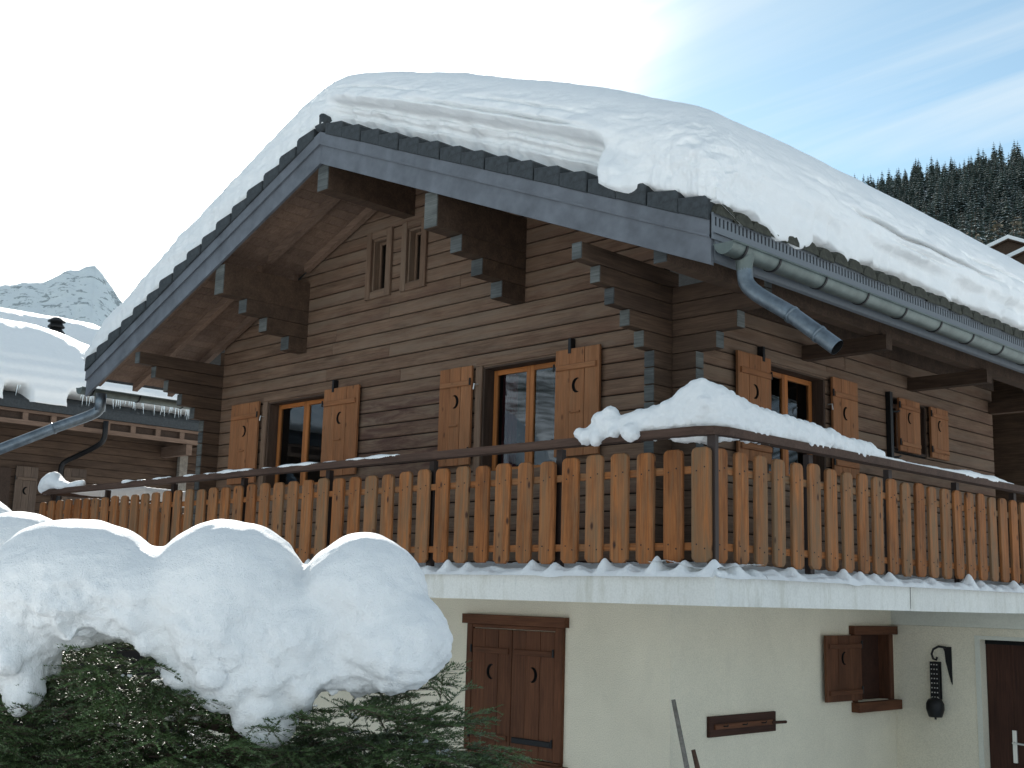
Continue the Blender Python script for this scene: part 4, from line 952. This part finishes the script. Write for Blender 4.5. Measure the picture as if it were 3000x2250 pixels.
# on the slab: a lumpy fillet with a little cone under each gap
def slabsnow(a, b_, fixed, axis, gap0, label):
    n1 = int((b_ - a) / 0.012); n2 = 46
    s = np.linspace(a, b_, n1); w = np.linspace(-0.035, 0.60, n2); Sg, Wg = np.meshgrid(s, w, indexing='ij'); sv = Sg.ravel(); wv = Wg.ravel()
    ph_ = ((sv - gap0) / S) % 1.0; pk = np.maximum(0, 1 - np.abs(ph_ - 0.5 + 0.05 * f1(sv, 2, 1, 92)) / 0.36)
    pk = sst(pk, 0.0, 1.0); k_ = np.floor((sv - gap0) / S)
    amp = 0.52 + 0.75 * f1(k_ * 3.7 + 0.5, 1, 1, 90)
    h = 0.022 + 0.105 * pk * amp * np.exp(-((wv - 0.055) / 0.045) ** 2) + 0.03 * sst(wv, 0.05, 0.12) + 0.05 * sst(wv, 0.12, 0.5)
    h = h + 0.028 * fbm(np.stack([sv * 3, wv * 3, sv * 0], 1), 3, 5, 91, 0.6)
    drip = np.maximum(0, 0.035 * (f1(sv, 2.2, 3, 95) - 0.25))
    # end profile drops to the slab
    e = sst(wv, -0.035, 0.0); z_ = 0.612 + np.maximum(h, 0.004) * e - (1 - e) * (0.012 + drip)
    over = -(0.010 + 0.016 * f1(sv, 3.0, 3, 96)) * (1 - sst(wv, 0.0, 0.06))
    if axis == 'x': P = np.stack([sv, fixed + wv + over, z_], 1); F = grid_faces(n1, n2)
    else: P = np.stack([fixed - wv - over, sv, z_], 1); F = grid_faces(n1, n2)
    me = bigmesh('balcony_snow', P, F, M['snowrough']); o = link('balcony_snow', me); tag(o, label, 'snow'); return o
slabsnow(-9.3, SX - 0.0, SY, 'x', 1.49 - 100 * S, 'lumpy ledge of snow along the front edge of the balcony slab, a small cone in each picket gap')
slabsnow(SY + 0.605, 6.4, SX, 'y', -1.488 - 10 * S, 'lumpy ledge of snow along the right-hand edge of the balcony slab')
# the strip round the corner (front part of the right edge)
slabsnow(SY + 0.0, SY + 0.60, SX, 'y', -1.488 - 10 * S, 'short ledge of snow on the balcony slab right of the corner post')

blobs('balcony_snow', [((1.635, -1.645, 0.625), (0.045, 0.045, 0.04)), ((1.58, -1.655, 0.62), (0.05, 0.03, 0.03)), ((1.65, -1.57, 0.62), (0.03, 0.06, 0.032)), ((1.60, -1.62, 0.64), (0.03, 0.03, 0.045))], 0.008, M['snowrough'], 0.012, 14, 0.006, 30, 2, label='small lump of snow on the very corner of the balcony slab, at the post foot', cat='snow')
# ------------------------------------------------------------------ neighbour chalet on the left
NX, NR = -15.0, -20.0; NE = 3.62; NSL = 0.45; NY0, NY1 = -14.0, 4.3
nb = empty('neighbour_chalet', (-20, -4, -2.3), 'low brown neighbouring chalet under deep snow, seen past the left eaves of the big chalet', 'chalet')
def nz(x): return NE + NSL * ((NX - x) if x > NR else (NX - NR - (NR - x)))
mb = MB()
for a, b2 in ((-25.0, NR), (NR, NX)):
    V = [(x, y, nz(x) + d) for x in (a, b2) for y in (NY0, NY1) for d in (-0.06, 0.10)]
    mb.add(V, [(0, 1, 3, 2), (4, 6, 7, 5), (0, 4, 5, 1), (2, 3, 7, 6), (0, 2, 6, 4), (1, 5, 7, 3)])
nroof = mb.link('roof', M['tile'], nb)
mb = MB(); mb.box(-24, -16.05, NY0 + 1, NY1 + 0.55, -2.6, 3.45); nwall = mb.link('wall', M['darkhole'], nb)
z = -0.6
while z < 3.6:
    plate('board', rect(NY0 + 1, NY1 + 0.55, z, z + 0.144), 0.03, (-16.049, 0, 0), YA, ZA, M['beam'], nwall, 0.006); z += 0.15
# eaves framework: two battens with blocks between (open lattice)
plate('eaves_batten', rect(NY0, NY1, 3.49, 3.545), 0.05, (NX - 0.08, 0, 0), YA, ZA, M['soffit'], nroof, 0.004)
plate('eaves_batten', rect(NY0, NY1, 3.27, 3.355), 0.05, (NX - 0.08, 0, 0), YA, ZA, M['soffit'], nroof, 0.004)
mb = MB(); mb.box(NX - 0.14, NX - 0.10, NY0, NY1, 3.30, 3.5); mb.link('eaves_board', M['darkframe'], nroof)
mb = MB(); mb.box(-16.1, -15.0, NY1 - 0.1, NY1 + 0.6, 3.27, 3.45); mb.link('soffit', M['beam'], nroof)
y = NY1 - 0.12
while y > -6: mb = MB(); mb.box(NX - 0.09, NX - 0.035, y - 0.05, y + 0.05, 3.357, 3.488); mb.link('rafter_end', M['soffit'], nroof); y -= 0.53
mb = MB(); mb.box(NX - 0.06, NX + 0.02, NY0, NY1 + 0.02, 3.55, 3.70); mb.link('eaves_comb', M['tile'], nroof)
mb = MB(); mb.box(-15.9, -15.1, NY1 - 0.12, NY1 - 0.04, 3.30, 3.54); mb.link('verge_board', M['soffit'], nroof)
mb = MB(); mb.box(-16.2, -15.02, NY1 - 0.55, NY1 - 0.42, 3.05, 3.26); mb.link('console', M['soffit'], nroof)
mb = MB(); mb.box(-15.95, -15.85, 4.10, 4.28, 2.05, 3.12); mb.link('bracket_post', M['greywood'], nb)
mb = MB(); mb.box(-15.25, -15.12, 4.12, 4.26, -2.2, 3.3); mb.link('corner_post', M['beam'], nb)
# windows and shutters of the neighbour
wn_ = window((-16.018, 2.20, 1.75), YA, 0.86, 0.85, 2, 0.06, nb, curtain=(-0.05, 0.95, M['blind']), sash='darkframe')
M['nshut'] = wood('neighbour_shutter_wood', (0.07, 0.05, 0.038), (0.105, 0.075, 0.057), (0.15, 0.112, 0.088), stain=0.3)
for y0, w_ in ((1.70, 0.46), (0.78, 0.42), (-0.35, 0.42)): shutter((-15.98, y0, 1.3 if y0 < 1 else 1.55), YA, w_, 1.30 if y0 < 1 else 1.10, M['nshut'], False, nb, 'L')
mb = MB(); mb.box(-16.01, -15.98, 0.15, 0.70, 1.3, 2.55); mb.link('window_board', M['darkframe'], nb)
# downpipe
mb = MB(); mb.tube([(-14.9, 1.95, 3.50), (-14.9, 1.95, 3.25)] + [tuple(q) for q in bend((-14.9, 1.95, 3.2), (-14.95, 1.92, 3.05), (-15.8, 1.68, 2.78), 6)] + [tuple(q) for q in bend((-15.85, 1.62, 2.72), (-15.9, 1.60, 2.62), (-15.9, 1.60, 1.4), 6)], 0.05, 14); mb.link('downpipe', M['iron'], nb, True)
# stacked-ring chimney cowl
mb = MB(); cxn, cyn = -18.2, 2.26; zb = nz(cxn) + 0.0
pts = [(cxn, cyn, zb - 0.1), (cxn, cyn, 5.66)]; mb.tube(pts, 0.17, 14)
z = 5.58
prof_ = []
for k in range(3): prof_ += [(z, 0.19 - 0.01 * k), (z + 0.02, 0.20 - 0.01 * k), (z + 0.10, 0.12), (z + 0.105, 0.115)]; z += 0.125
prof_ += [(z, 0.185), (z + 0.02, 0.18), (z + 0.09, 0.09), (z + 0.11, 0.02)]
mb.tube([(cxn, cyn, a) for a, _ in prof_], [b2 for _, b2 in prof_], 16); mb.link('chimney_cowl', M['iron'], nroof, False)
# its snow
def nsnow():
    th = np.linspace(0, 1, 26)
    Rr = 0.75; off = Rr * (1 - np.cos(th * math.pi / 2)); hf = 0.12 + 0.88 * np.sin(th * math.pi / 2)
    xe = NX + 0.10
    us = np.concatenate([xe - off, np.linspace(xe - Rr, -25.1, 130)[1:]]); fx = np.concatenate([hf, np.ones(129)]); em = np.concatenate([1 - th, np.zeros(129)])
    offy = 0.5 * (1 - np.cos(th * math.pi / 2))
    vs = np.concatenate([np.linspace(NY0, NY1 + 0.05 - 0.5, 420)[:-1], (NY1 + 0.05 - offy)[::-1]]); fy = np.concatenate([np.ones(419), hf[::-1]])
    U, V = np.meshgrid(us, vs, indexing='ij'); FX, FY = np.meshgrid(fx, fy, indexing='ij'); EM = np.meshgrid(em, vs, indexing='ij')[0]
    x = U.ravel().copy(); y = V.ravel().copy(); hf_ = (FX * FY).ravel(); e = EM.ravel()
    H = 0.70 + 0.06 * fbm(np.stack([x * 0.35, y * 0.35, x * 0], 1), 1, 3, 41)
    # wind hollow round the cowl, and a terrace above the eaves
    dd = np.hypot((x - cxn) / 1.0, (y - cyn) / 1.25); H = H - 0.66 * np.exp(-(dd / 0.95) ** 2) + 0.10 * np.exp(-((dd - 1.15) / 0.4) ** 2)
    bb = 0.32 * np.exp(-((x + 16.6) / 0.9) ** 2) * (1 - sst(y, 1.2, 3.0)); H = H + bb
    zz = np.where(x > NR, NE + NSL * (NX - x), NE + NSL * (NX - NR) - NSL * (NR - x))
    zz = zz - 0.12 * np.exp(-((x - NR) / 0.6) ** 2)
    sc = f1(y, 1.15, 2, 43); hollow = sst(sc, -0.22, -0.06)
    x = x - sst(e, 0.70, 0.92) * 0.75 * hollow
    z = zz + 0.06 + H * hf_ - 0.05 * (1 - hollow) * sst(e, 0.8, 1)
    lay = 0.018 * np.sin(z * 26 + 1.2 * f1(y, 0.5, 3, 44)) * sst(e, 0.0, 0.3)
    P = np.stack([x, y, z], 1); nn = fbm(P, 1.3, 4, 45) * 0.035 + fbm(P, 7, 3, 46) * 0.010
    P[:, 0] += lay + nn * sst(e, 0, 0.4); P[:, 2] += nn * (1 - sst(e, 0, 0.4)) + fbm(P, 4, 4, 47, 0.6) * 0.012
    n1, n2 = len(us), len(vs); F = grid_faces(n1, n2)
    idx = np.arange(n1 * n2).reshape(n1, n2); row = idx[0, :]; Q = P[row] + np.array([-0.5, 0, 0.1]); k = len(row)
    F = np.concatenate([F, np.stack([row[:-1], row[1:], len(P) + np.arange(1, k), len(P) + np.arange(k - 1)], 1)]); P = np.concatenate([P, Q])
    me = bigmesh('roof_snow', P, F, M['snow']); bm = bmesh.new(); bm.from_mesh(me); bmesh.ops.recalc_face_normals(bm, faces=bm.faces)
    bm.to_mesh(me); bm.free()
    o = link('roof_snow', me); tag(o, 'deep smooth snow on the neighbouring roof at the left, hollowed round the black cowl', 'snow'); return o, sc
ns, _ = nsnow()
mb = MB()
for y in np.arange(-3.5, 4.25, 0.045):
    s_ = f1(np.array([y]), 1.15, 2, 43)[0]
    if s_ > -0.02 and random.random() < 0.62:
        L_ = random.uniform(0.08, 0.22); mb.tube([(NX + random.uniform(-0.06, 0.06), y, 3.96), (NX, y, 3.96 - L_)], [0.011, 0.002], 5)
mb.link('icicles', M['ice'], ns, kind='stuff')

# ------------------------------------------------------------------ foreground: snow-laden spruces
# (world positions; the clump stands on the bank about four metres from the photographer)
CAP = [((2.47, -6.60, 0.445), (0.30, 0.30, 0.225)), ((2.85, -6.23, 0.38), (0.285, 0.30, 0.30)), ((3.19, -5.90, 0.425), (0.225, 0.225, 0.225)), ((2.655, -6.42, 0.40), (0.24, 0.27, 0.175)),
       ((3.27, -5.85, 0.29), (0.215, 0.20, 0.19)), ((2.98, -6.14, 0.19), (0.18, 0.19, 0.18)), ((2.34, -6.76, 0.25), (0.17, 0.18, 0.18)),
       ((2.82, -6.28, 0.22), (0.16, 0.18, 0.14)), ((3.05, -6.03, 0.29), (0.22, 0.24, 0.20)), ((2.20, -6.80, 0.31), (0.22, 0.2, 0.24)), ((2.42, -6.74, 0.12), (0.075, 0.08, 0.12)), ((3.02, -6.18, 0.04), (0.10, 0.10, 0.12)), ((2.93, -6.24, 0.13), (0.13, 0.13, 0.13)), ((3.31, -5.86, 0.22), (0.17, 0.17, 0.13))]
for k in range(60):
    c, r = CAP[random.randrange(0, 10)]; a = random.uniform(0, 6.28); zz = random.uniform(-0.95, -0.35)
    q = (c[0] + r[0] * 0.90 * math.cos(a) * math.sqrt(1 - zz * zz * 0.8), c[1] + r[1] * 0.90 * math.sin(a) * math.sqrt(1 - zz * zz * 0.8), c[2] + r[2] * zz * 0.95); CAP.append((q, (random.uniform(0.03, 0.06), random.uniform(0.03, 0.06), random.uniform(0.03, 0.07))))
blobs('snow_cap', CAP, 0.013, M['snowrough'], 0.050, 2.2, 0.055, 8, 12, label='three-humped cushion of snow loading the spruce in front, nearest the camera', cat='snow')
blobs('snow_cap', [((1.50, -6.42, 0.46), (0.26, 0.26, 0.275)), ((1.42, -6.5, 0.25), (0.3, 0.28, 0.25))], 0.02, M['snowrough'], 0.02, 4, 0.01, 12, 4, label='rounded snow hump half hidden behind the front cushion at the left edge', cat='snow')
blobs('snow_cap', [((0.62, -6.30, 0.58), (0.27, 0.27, 0.285)), ((0.55, -6.3, 0.35), (0.3, 0.3, 0.3))], 0.02, M['snowrough'], 0.02, 4, 0.01, 12, 4, label='farthest snow hump cut by the left edge, just its top showing', cat='snow')

def spruce_foliage(centres, ntw, seed, size=1.0, zlo=-0.6):
    """needle-covered twigs; each twig a stem with needles as thin blades. centres: (x,y,z,r) volumes"""
    r_ = np.random.RandomState(seed); Vs = []; Fs = []; base = 0; Sv = []; Sf = []
    wts = np.array([c[3] ** 2 for c in centres]); wts = wts / wts.sum()
    for t in range(ntw):
        c = centres[r_.choice(len(centres), p=wts)]
        d = r_.normal(size=3); d[2] = d[2] * 0.55 - 0.05; d /= np.linalg.norm(d)
        rr0 = c[3] * r_.uniform(0.3, 1.0) ** 0.6; p0 = np.array([c[0] + d[0] * rr0, c[1] + d[1] * rr0, c[2] + d[2] * rr0 * 1.0])
        if p0[2] < zlo: continue
        dirv = d + r_.normal(size=3) * 0.35; dirv[2] = dirv[2] * 0.5 - 0.12; dirv /= np.linalg.norm(dirv)
        L0 = r_.uniform(0.16, 0.34) * size
        side = np.cross(dirv, [0, 0, 1]); side /= np.linalg.norm(side) + 1e-6; up = np.cross(side, dirv)
        stems = [(p0, dirv, L0)]
        for k in range(r_.randint(4, 8)):
            f = r_.uniform(0.1, 0.85); sg = 1 if k % 2 else -1
            q = p0 + dirv * L0 * f + np.array([0, 0, -0.03 * f * f]); dd = dirv * 0.75 + side * sg * 0.7 + up * r_.uniform(-0.2, 0.15); dd /= np.linalg.norm(dd)
            stems.append((q, dd, L0 * (1 - f) * r_.uniform(0.55, 0.85) + 0.02))
        for (q, dd, LL) in stems:
            n = max(6, int(LL / 0.0042)); s = np.linspace(0.02, 1, n) + r_.uniform(-0.01, 0.01, n)
            sd2 = np.cross(dd, [0.1, 0, 1]); sd2 /= np.linalg.norm(sd2) + 1e-6; up2 = np.cross(sd2, dd)
            a = r_.uniform(0, 2 * math.pi, n); nd = dd[None] * 0.75 + np.cos(a)[:, None] * sd2[None] * 0.85 + (np.abs(np.sin(a)) * 0.7 - 0.15)[:, None] * up2[None]
            nd /= np.linalg.norm(nd, axis=1)[:, None]; ln_ = r_.uniform(0.017, 0.025, n) * np.clip(1.25 - s, 0.5, 1)
            b0 = q[None] + dd[None] * (LL * s)[:, None] + np.array([0, 0, -1.0])[None] * (0.02 * s ** 2)[:, None]
            wv = np.cross(nd, r_.normal(size=(n, 3))); wv /= np.linalg.norm(wv, axis=1)[:, None] + 1e-6; wv *= 0.0024
            tip = b0 + nd * ln_[:, None]; V = np.stack([b0 - wv, b0 + wv, tip], 1).reshape(-1, 3)
            Vs.append(V); Fs.append(np.arange(3 * n).reshape(-1, 3) + base); base += 3 * n
            # stem: a thin three-sided blade
            e = q + dd * LL + np.array([0, 0, -0.02]); Sv.append((q - side * 0.0016, q + side * 0.0016, q + up * 0.002, e))
    V = np.concatenate(Vs); F = np.concatenate(Fs); SV = np.array([p for q in Sv for p in q]); k = np.arange(len(Sv)) * 4
    SF = np.concatenate([np.stack([k, k + 1, k + 3], 1), np.stack([k + 1, k + 2, k + 3], 1), np.stack([k + 2, k, k + 3], 1)])
    return V, F, SV, SF
def spruce(name, loc, centres, ntw, seed, label, hgt, size=1.0, zlo=-0.6, limbs=40):
    t = empty(name, loc, label, 'spruce'); V, F, SV, SF = spruce_foliage(centres, ntw, seed, size, zlo)
    cr2 = link('crown', bigmesh('crown', V, F, M['needle'], False), t, Matrix.Identity(4), 'stuff')
    link('twigs', bigmesh('twigs', SV, SF, M['bark'], False), t, Matrix.Identity(4), 'stuff')
    mb = MB(); mb.tube([loc, (loc[0] + 0.02, loc[1], loc[2] + hgt * 0.5), (loc[0], loc[1] + 0.02, loc[2] + hgt)], [0.05, 0.035, 0.015], 8); r_ = random.Random(seed)
    for k in range(limbs):
        c = centres[r_.randrange(len(centres))]; z0 = max(loc[2] + 0.2, c[2] - r_.uniform(0, 0.3)); a = (loc[0], loc[1], min(z0, loc[2] + hgt)); e = (c[0] + r_.uniform(-1, 1) * c[3] * 0.8, c[1] + r_.uniform(-1, 1) * c[3] * 0.8, c[2] + r_.uniform(-0.8, 0.5) * c[3])
        mb.tube([a, ((a[0] + e[0]) / 2, (a[1] + e[1]) / 2, (a[2] + e[2]) / 2 + 0.03), e], [0.014, 0.009, 0.003], 5)
    mb.link('trunk', M['bark'], t); return t
cent = [(2.35, -6.60, -0.20, 0.36), (2.75, -6.25, -0.16, 0.36), (3.10, -5.90, -0.12, 0.33), (3.28, -5.72, -0.14, 0.24), (2.55, -6.55, -0.35, 0.34), (3.0, -6.1, -0.38, 0.36), (2.2, -6.85, -0.3, 0.3), (3.22, -5.85, -0.42, 0.27), (2.62, -6.45, 0.08, 0.24), (2.05, -6.75, -0.1, 0.3)]
cent = [(x - 0.09, y + 0.09, z - 0.02, r) for x, y, z, r in cent]
spruce('spruce', (2.80, -6.15, -1.3), cent, 2300, 3, 'dark green young spruce under the three-humped snow cushion in the foreground', 1.5)
spruce('spruce', (1.35, -6.45, -1.4), [(1.45, -6.45, 0.12, 0.34), (1.3, -6.4, -0.2, 0.36)], 180, 5, 'spruce standing behind the front one at the left edge, hidden by its snow', 1.6, limbs=10)
spruce('spruce', (0.55, -6.3, -1.5), [(0.58, -6.3, 0.25, 0.3), (0.5, -6.2, -0.1, 0.36)], 120, 6, 'farthest of the foreground spruces, buried under the leftmost snow hump', 1.8, limbs=8)
# clumps of snow caught on its lower branches
E_ = []
r2_ = random.Random(12)
for k in range(210):
    c = cent[r2_.randrange(len(cent))]; a = r2_.uniform(0, 6.28); el_ = r2_.uniform(-0.7, 0.45)
    q = Vector((c[0] + c[3] * math.cos(a) * math.cos(el_) * 0.95, c[1] + c[3] * math.sin(a) * math.cos(el_) * 0.95, c[2] + c[3] * math.sin(el_)))
    big = r2_.random() < 0.10
    for j in range(7 if big else r2_.randrange(1, 4)):
        w_ = 0.024 if big else 0.011
        E_.append((q + Vector((r2_.uniform(-w_, w_) * 2.4, r2_.uniform(-w_, w_) * 2.4, r2_.uniform(-w_, w_) * 0.8)), (r2_.uniform(0.6, 1.2) * w_, r2_.uniform(0.6, 1.2) * w_, r2_.uniform(0.4, 0.8) * w_)))
E_ = [(c - Vector((0.01, -0.01, 0)), r) for c, r in E_]
blobs('snow_clumps', E_, 0.005, M['snowrough'], 0.002, 40, 0, 20, 1, label='small clumps of snow caught on the green branches in the foreground', cat='snow', kind='stuff')

# ------------------------------------------------------------------ wooded hillside
def conifer(seed, H=16, tall=1.0, snow=0.35, m=None, nt_=16, wid=0.17):
    r_ = random.Random(seed); mb = MB(); mb.tube([(0, 0, -1), (0, 0, H * 0.5), (0, 0, H)], [0.25, 0.16, 0.03], 5, 2)
    for k in range(nt_):
        f = k / (nt_ - 1); z = H * (0.10 + 0.88 * f); rad = H * wid * (1 - f) ** 0.75 + 0.30; nb_ = 9 if f < 0.7 else 6
        for j in range(nb_):
            a = 2 * math.pi * (j + r_.random() * 0.8) / nb_ + k; rr_ = rad * r_.uniform(0.65, 1.15); dz = -rr_ * r_.uniform(0.25, 0.5)
            c, s_ = math.cos(a), math.sin(a); w_ = rr_ * r_.uniform(0.20, 0.32)
            root = (0, 0, z + 0.15 * rr_); tipp = (c * rr_, s_ * rr_, z + dz); l = (c * rr_ * 0.6 - s_ * w_, s_ * rr_ * 0.6 + c * w_, z + dz * 0.75); r2 = (c * rr_ * 0.6 + s_ * w_, s_ * rr_ * 0.6 - c * w_, z + dz * 0.75); md = (c * rr_ * 0.55, s_ * rr_ * 0.55, z + dz * 0.30)
            mb.add([root, l, tipp, r2, md], [(0, 1, 4), (1, 2, 4), (2, 3, 4), (3, 0, 4)], 0)
            if r_.random() < snow:
                e = 0.06; mb.add([(p[0], p[1], p[2] + e) for p in (md, tuple((tipp[i] * 0.8 + l[i] * 0.2) for i in range(3)), tipp, tuple((tipp[i] * 0.75 + r2[i] * 0.25) for i in range(3)))], [(0, 1, 2), (0, 2, 3)], 1)
    return mb.mesh('conifer_tree', [m or M['needle_haze'], M['snow'], M['bark']])
def larch(seed, H=17):
    r_ = random.Random(seed); mb = MB(); mb.tube([(0, 0, -1), (0, 0, H * 0.5), (0, 0, H)], [0.26, 0.16, 0.03], 5, 2)
    for k in range(60):
        f = r_.uniform(0.15, 0.97); z = H * f; rad = H * 0.15 * (1 - f) ** 0.7 + 0.4; a = r_.uniform(0, 6.28); c, s_ = math.cos(a), math.sin(a)
        mb.tube([(0, 0, z), (c * rad * 0.6, s_ * rad * 0.6, z + 0.25), (c * rad, s_ * rad, z + 0.1)], [0.05, 0.035, 0.01], 3, 2, False)
        for q in range(7):
            g = r_.uniform(0.3, 1); px, py, pz = c * rad * g, s_ * rad * g, z + 0.2; b_ = r_.uniform(0, 6.28); ll = r_.uniform(0.4, 1.0)
            mb.add([(px, py, pz), (px + math.cos(b_) * ll, py + math.sin(b_) * ll, pz - r_.uniform(0, 0.4)), (px + math.cos(b_ + 0.25) * ll * 0.7, py + math.sin(b_ + 0.25) * ll * 0.7, pz + 0.12)], [(0, 1, 2)], 0)
    return mb.mesh('larch_tree', [M['needle3'], M['snow'], M['bark']])
KM = [conifer(k, 15.5, 1, s, None, nt_, w_ + 0.045) for k, s, nt_, w_ in ((1, 0.45, 17, 0.17), (2, 0.65, 15, 0.20), (3, 0.35, 18, 0.16), (4, 0.8, 14, 0.21), (5, 0.55, 16, 0.18))]
LM = [larch(9), larch(10)]
def polar(phi, r): x, y = -math.sin(R(phi)) * r, math.cos(R(phi)) * r; return x, y
C0 = Vector((6.57, -8.56, 0.44))
def place(me, name, x, y, s, lab, grp, cat='tree'):
    z_ = float(terr(np.array([x]), np.array([y]))[0])
    o = D.objects.new(name, me); COL.objects.link(o); o.location = (x, y, z_ - 0.3); o.rotation_euler = (0, 0, random.uniform(0, 6.28)); o.scale = (s * random.uniform(0.85, 1.15), s * random.uniform(0.85, 1.15), s)
    return tag(o, lab, cat, grp)
LABC = 'snow-flecked dark conifer among the forest on the hillside behind the roof at the right'
GRC = 'conifers of the hillside forest'
rows = []
rt = random.Random(21)
cnt = 0
# visible wedge, seen from the camera: azimuth 20.5..30, range 150..620 m
for r in list(np.geomspace(150, 660, 42)):
    step = max(0.36, 5.0 / r * 57.3 * 0.5)
    a = 18.6
    while a < 31.5:
        aa = a + rt.uniform(-0.4, 0.4) * step; rr2 = r * rt.uniform(0.97, 1.03)
        if aa > 31: break
        x, y = C0.x - math.sin(R(aa)) * rr2, C0.y + math.cos(R(aa)) * rr2
        rows.append((rr2, aa, x, y)); a += step
# keep clear of the hillside houses
HC = [(-83.0, 212.0, 11, 9, 4.0), (-78.5, 232.5, 12, 9, 4.6), (-72.5, 200.0, 10, 9, 3.6)]
rows = [q for q in rows if not any(math.hypot(q[2] - h[0], q[3] - h[1]) < 11 or (q[0] < math.hypot(h[0] - C0.x, h[1] - C0.y) and q[0] > 150 and abs(q[1] - math.degrees(math.atan2(-(h[0] - C0.x), h[1] - C0.y))) < 1.3) for h in HC)]
rt.shuffle(rows)
near = sorted(rows)[:290]; restr = sorted(rows)[290:]
for i, (r, a, x, y) in enumerate(near):
    if rt.random() < 0.10: place(LM[rt.randrange(2)], 'larch_tree', x, y, rt.uniform(0.75, 1.1), 'bare pale brown larch standing among the dark conifers on the hillside', 'bare larches of the hillside forest')
    else: place(KM[rt.randrange(5)], 'conifer_tree', x, y, rt.uniform(0.55, 1.3), LABC, GRC)
if restr:
    Vl, Fl, Ml = [], [], []; n0 = 0
    data = []
    for me in KM:
        co = np.empty(len(me.vertices) * 3); me.vertices.foreach_get('co', co); data.append((co.reshape(-1, 3), [tuple(p.vertices) for p in me.polygons], [p.material_index for p in me.polygons]))
    for (r, a, x, y) in restr:
        co, fs, ms = data[rt.randrange(5)]; s_ = rt.uniform(0.65, 1.1); z_ = float(terr(np.array([x]), np.array([y]))[0])
        Vl.append(co * s_ + np.array([x, y, z_])); Fl += [tuple(i + n0 for i in f) for f in fs]; Ml += ms; n0 += len(co)
    me = D.meshes.new('forest'); me.from_pydata(np.concatenate(Vl).tolist(), [], Fl)
    for mm in (M['needle_haze'], M['snow'], M['bark']): me.materials.append(mm)
    me.polygons.foreach_set('material_index', Ml); o = link('forest', me); tag(o, 'far dark conifer forest covering the upper hillside', 'forest', None, 'stuff')
# a few trees glimpsed past the right end of the balcony
for k, (az, r, s_) in enumerate([(19.6, 46, 0.5), (21.2, 52, 0.55), (22.6, 60, 0.6), (20.4, 70, 0.8), (18.4, 55, 0.7), (23.6, 75, 0.8), (21.8, 90, 0.9)]):
    x, y = C0.x - math.sin(R(az)) * r, C0.y + math.cos(R(az)) * r
    place(KM[3 if k % 2 else 1], 'conifer_tree', x, y, s_, 'snowy conifer glimpsed past the right end of the balcony', 'conifers past the end of the balcony')
# small chalets on the hillside
for i, (x, y, w_, l_, h_) in enumerate(HC):
    z_ = [63.5, 69.0, 58.5][i]
    lab = ['small brown chalet with a red-brown gable among the hillside trees', 'upper dark chalet on the hillside, at the right edge of the picture', 'lower dark chalet on the hillside, a conifer before its snowy gable'][i]
    t = empty('hillside_chalet', (x, y, z_ - 2), lab, 'chalet'); rot = R(20 if i != 1 else 8)
    u = Vector((math.cos(rot), math.sin(rot), 0)); v = Vector((-math.sin(rot), math.cos(rot), 0))
    def Pt(a, b_, c): return Vector((x, y, z_)) + u * a + v * b_ + ZA * c
    hw, hl = w_ / 2, l_ / 2; rp = hw * 0.42
    mb = MB(); V = [Pt(a, b_, c) for b_ in (-hl, hl) for a, c in ((-hw, -5), (hw, -5), (hw, h_ - 2), (0, h_ - 2 + rp), (-hw, h_ - 2))]
    mb.add(V, [(0, 1, 2, 3, 4), (9, 8, 7, 6, 5)] + [(i2, i2 + 5, (i2 + 1) % 5 + 5, (i2 + 1) % 5) for i2 in range(5)]); mb.link('wall', M['beam'], t)
    for nm, lo, hi, ex, mm in (('roof', 0.0, 0.25, 1.1, 'beam'), ('roof_snow', 0.26, 0.95, 1.15, 'snow')):
        mb = MB()
        for sg in (-1, 1):
            V = [Pt(a, b_, c + d) for a, c in ((0, h_ - 2 + rp), (sg * hw * 1.22, h_ - 2 - rp * 0.22)) for b_ in (-hl * ex - 0.4, hl * ex) for d in (lo, hi)]
            mb.add(V, [(0, 1, 3, 2), (4, 6, 7, 5), (0, 4, 5, 1), (2, 3, 7, 6), (0, 2, 6, 4), (1, 5, 7, 3)])
        mb.link(nm, M[mm], t)
    for a, c in ((-2.2, -0.4), (1.6, -0.4), (0.0, 1.0)):
        mb = MB(); q = [Pt(a + e, -hl - 0.06, c + f_) for e, f_ in ((0, 0), (1.0, 0), (1.0, 1.2), (0, 1.2))]; q2 = [p + v * 0.05 for p in q]
        mb.add(q + q2, [(0, 1, 2, 3), (7, 6, 5, 4)] + [(i2, i2 + 4, (i2 + 1) % 4 + 4, (i2 + 1) % 4) for i2 in range(4)]); mb.link('window', M['room'], t)
    mb = MB(); q = [Pt(a, b_, c) for a in (-hw * 0.9, hw * 0.9) for b_ in (-hl - 0.9, -hl - 0.02) for c in (-1.7, -0.8)]; mb.add(q, [(0, 1, 3, 2), (4, 6, 7, 5), (0, 4, 5, 1), (2, 3, 7, 6), (0, 2, 6, 4), (1, 5, 7, 3)]); mb.link('balcony', M['lowshutter'], t)
bpy.context.view_layer.update()
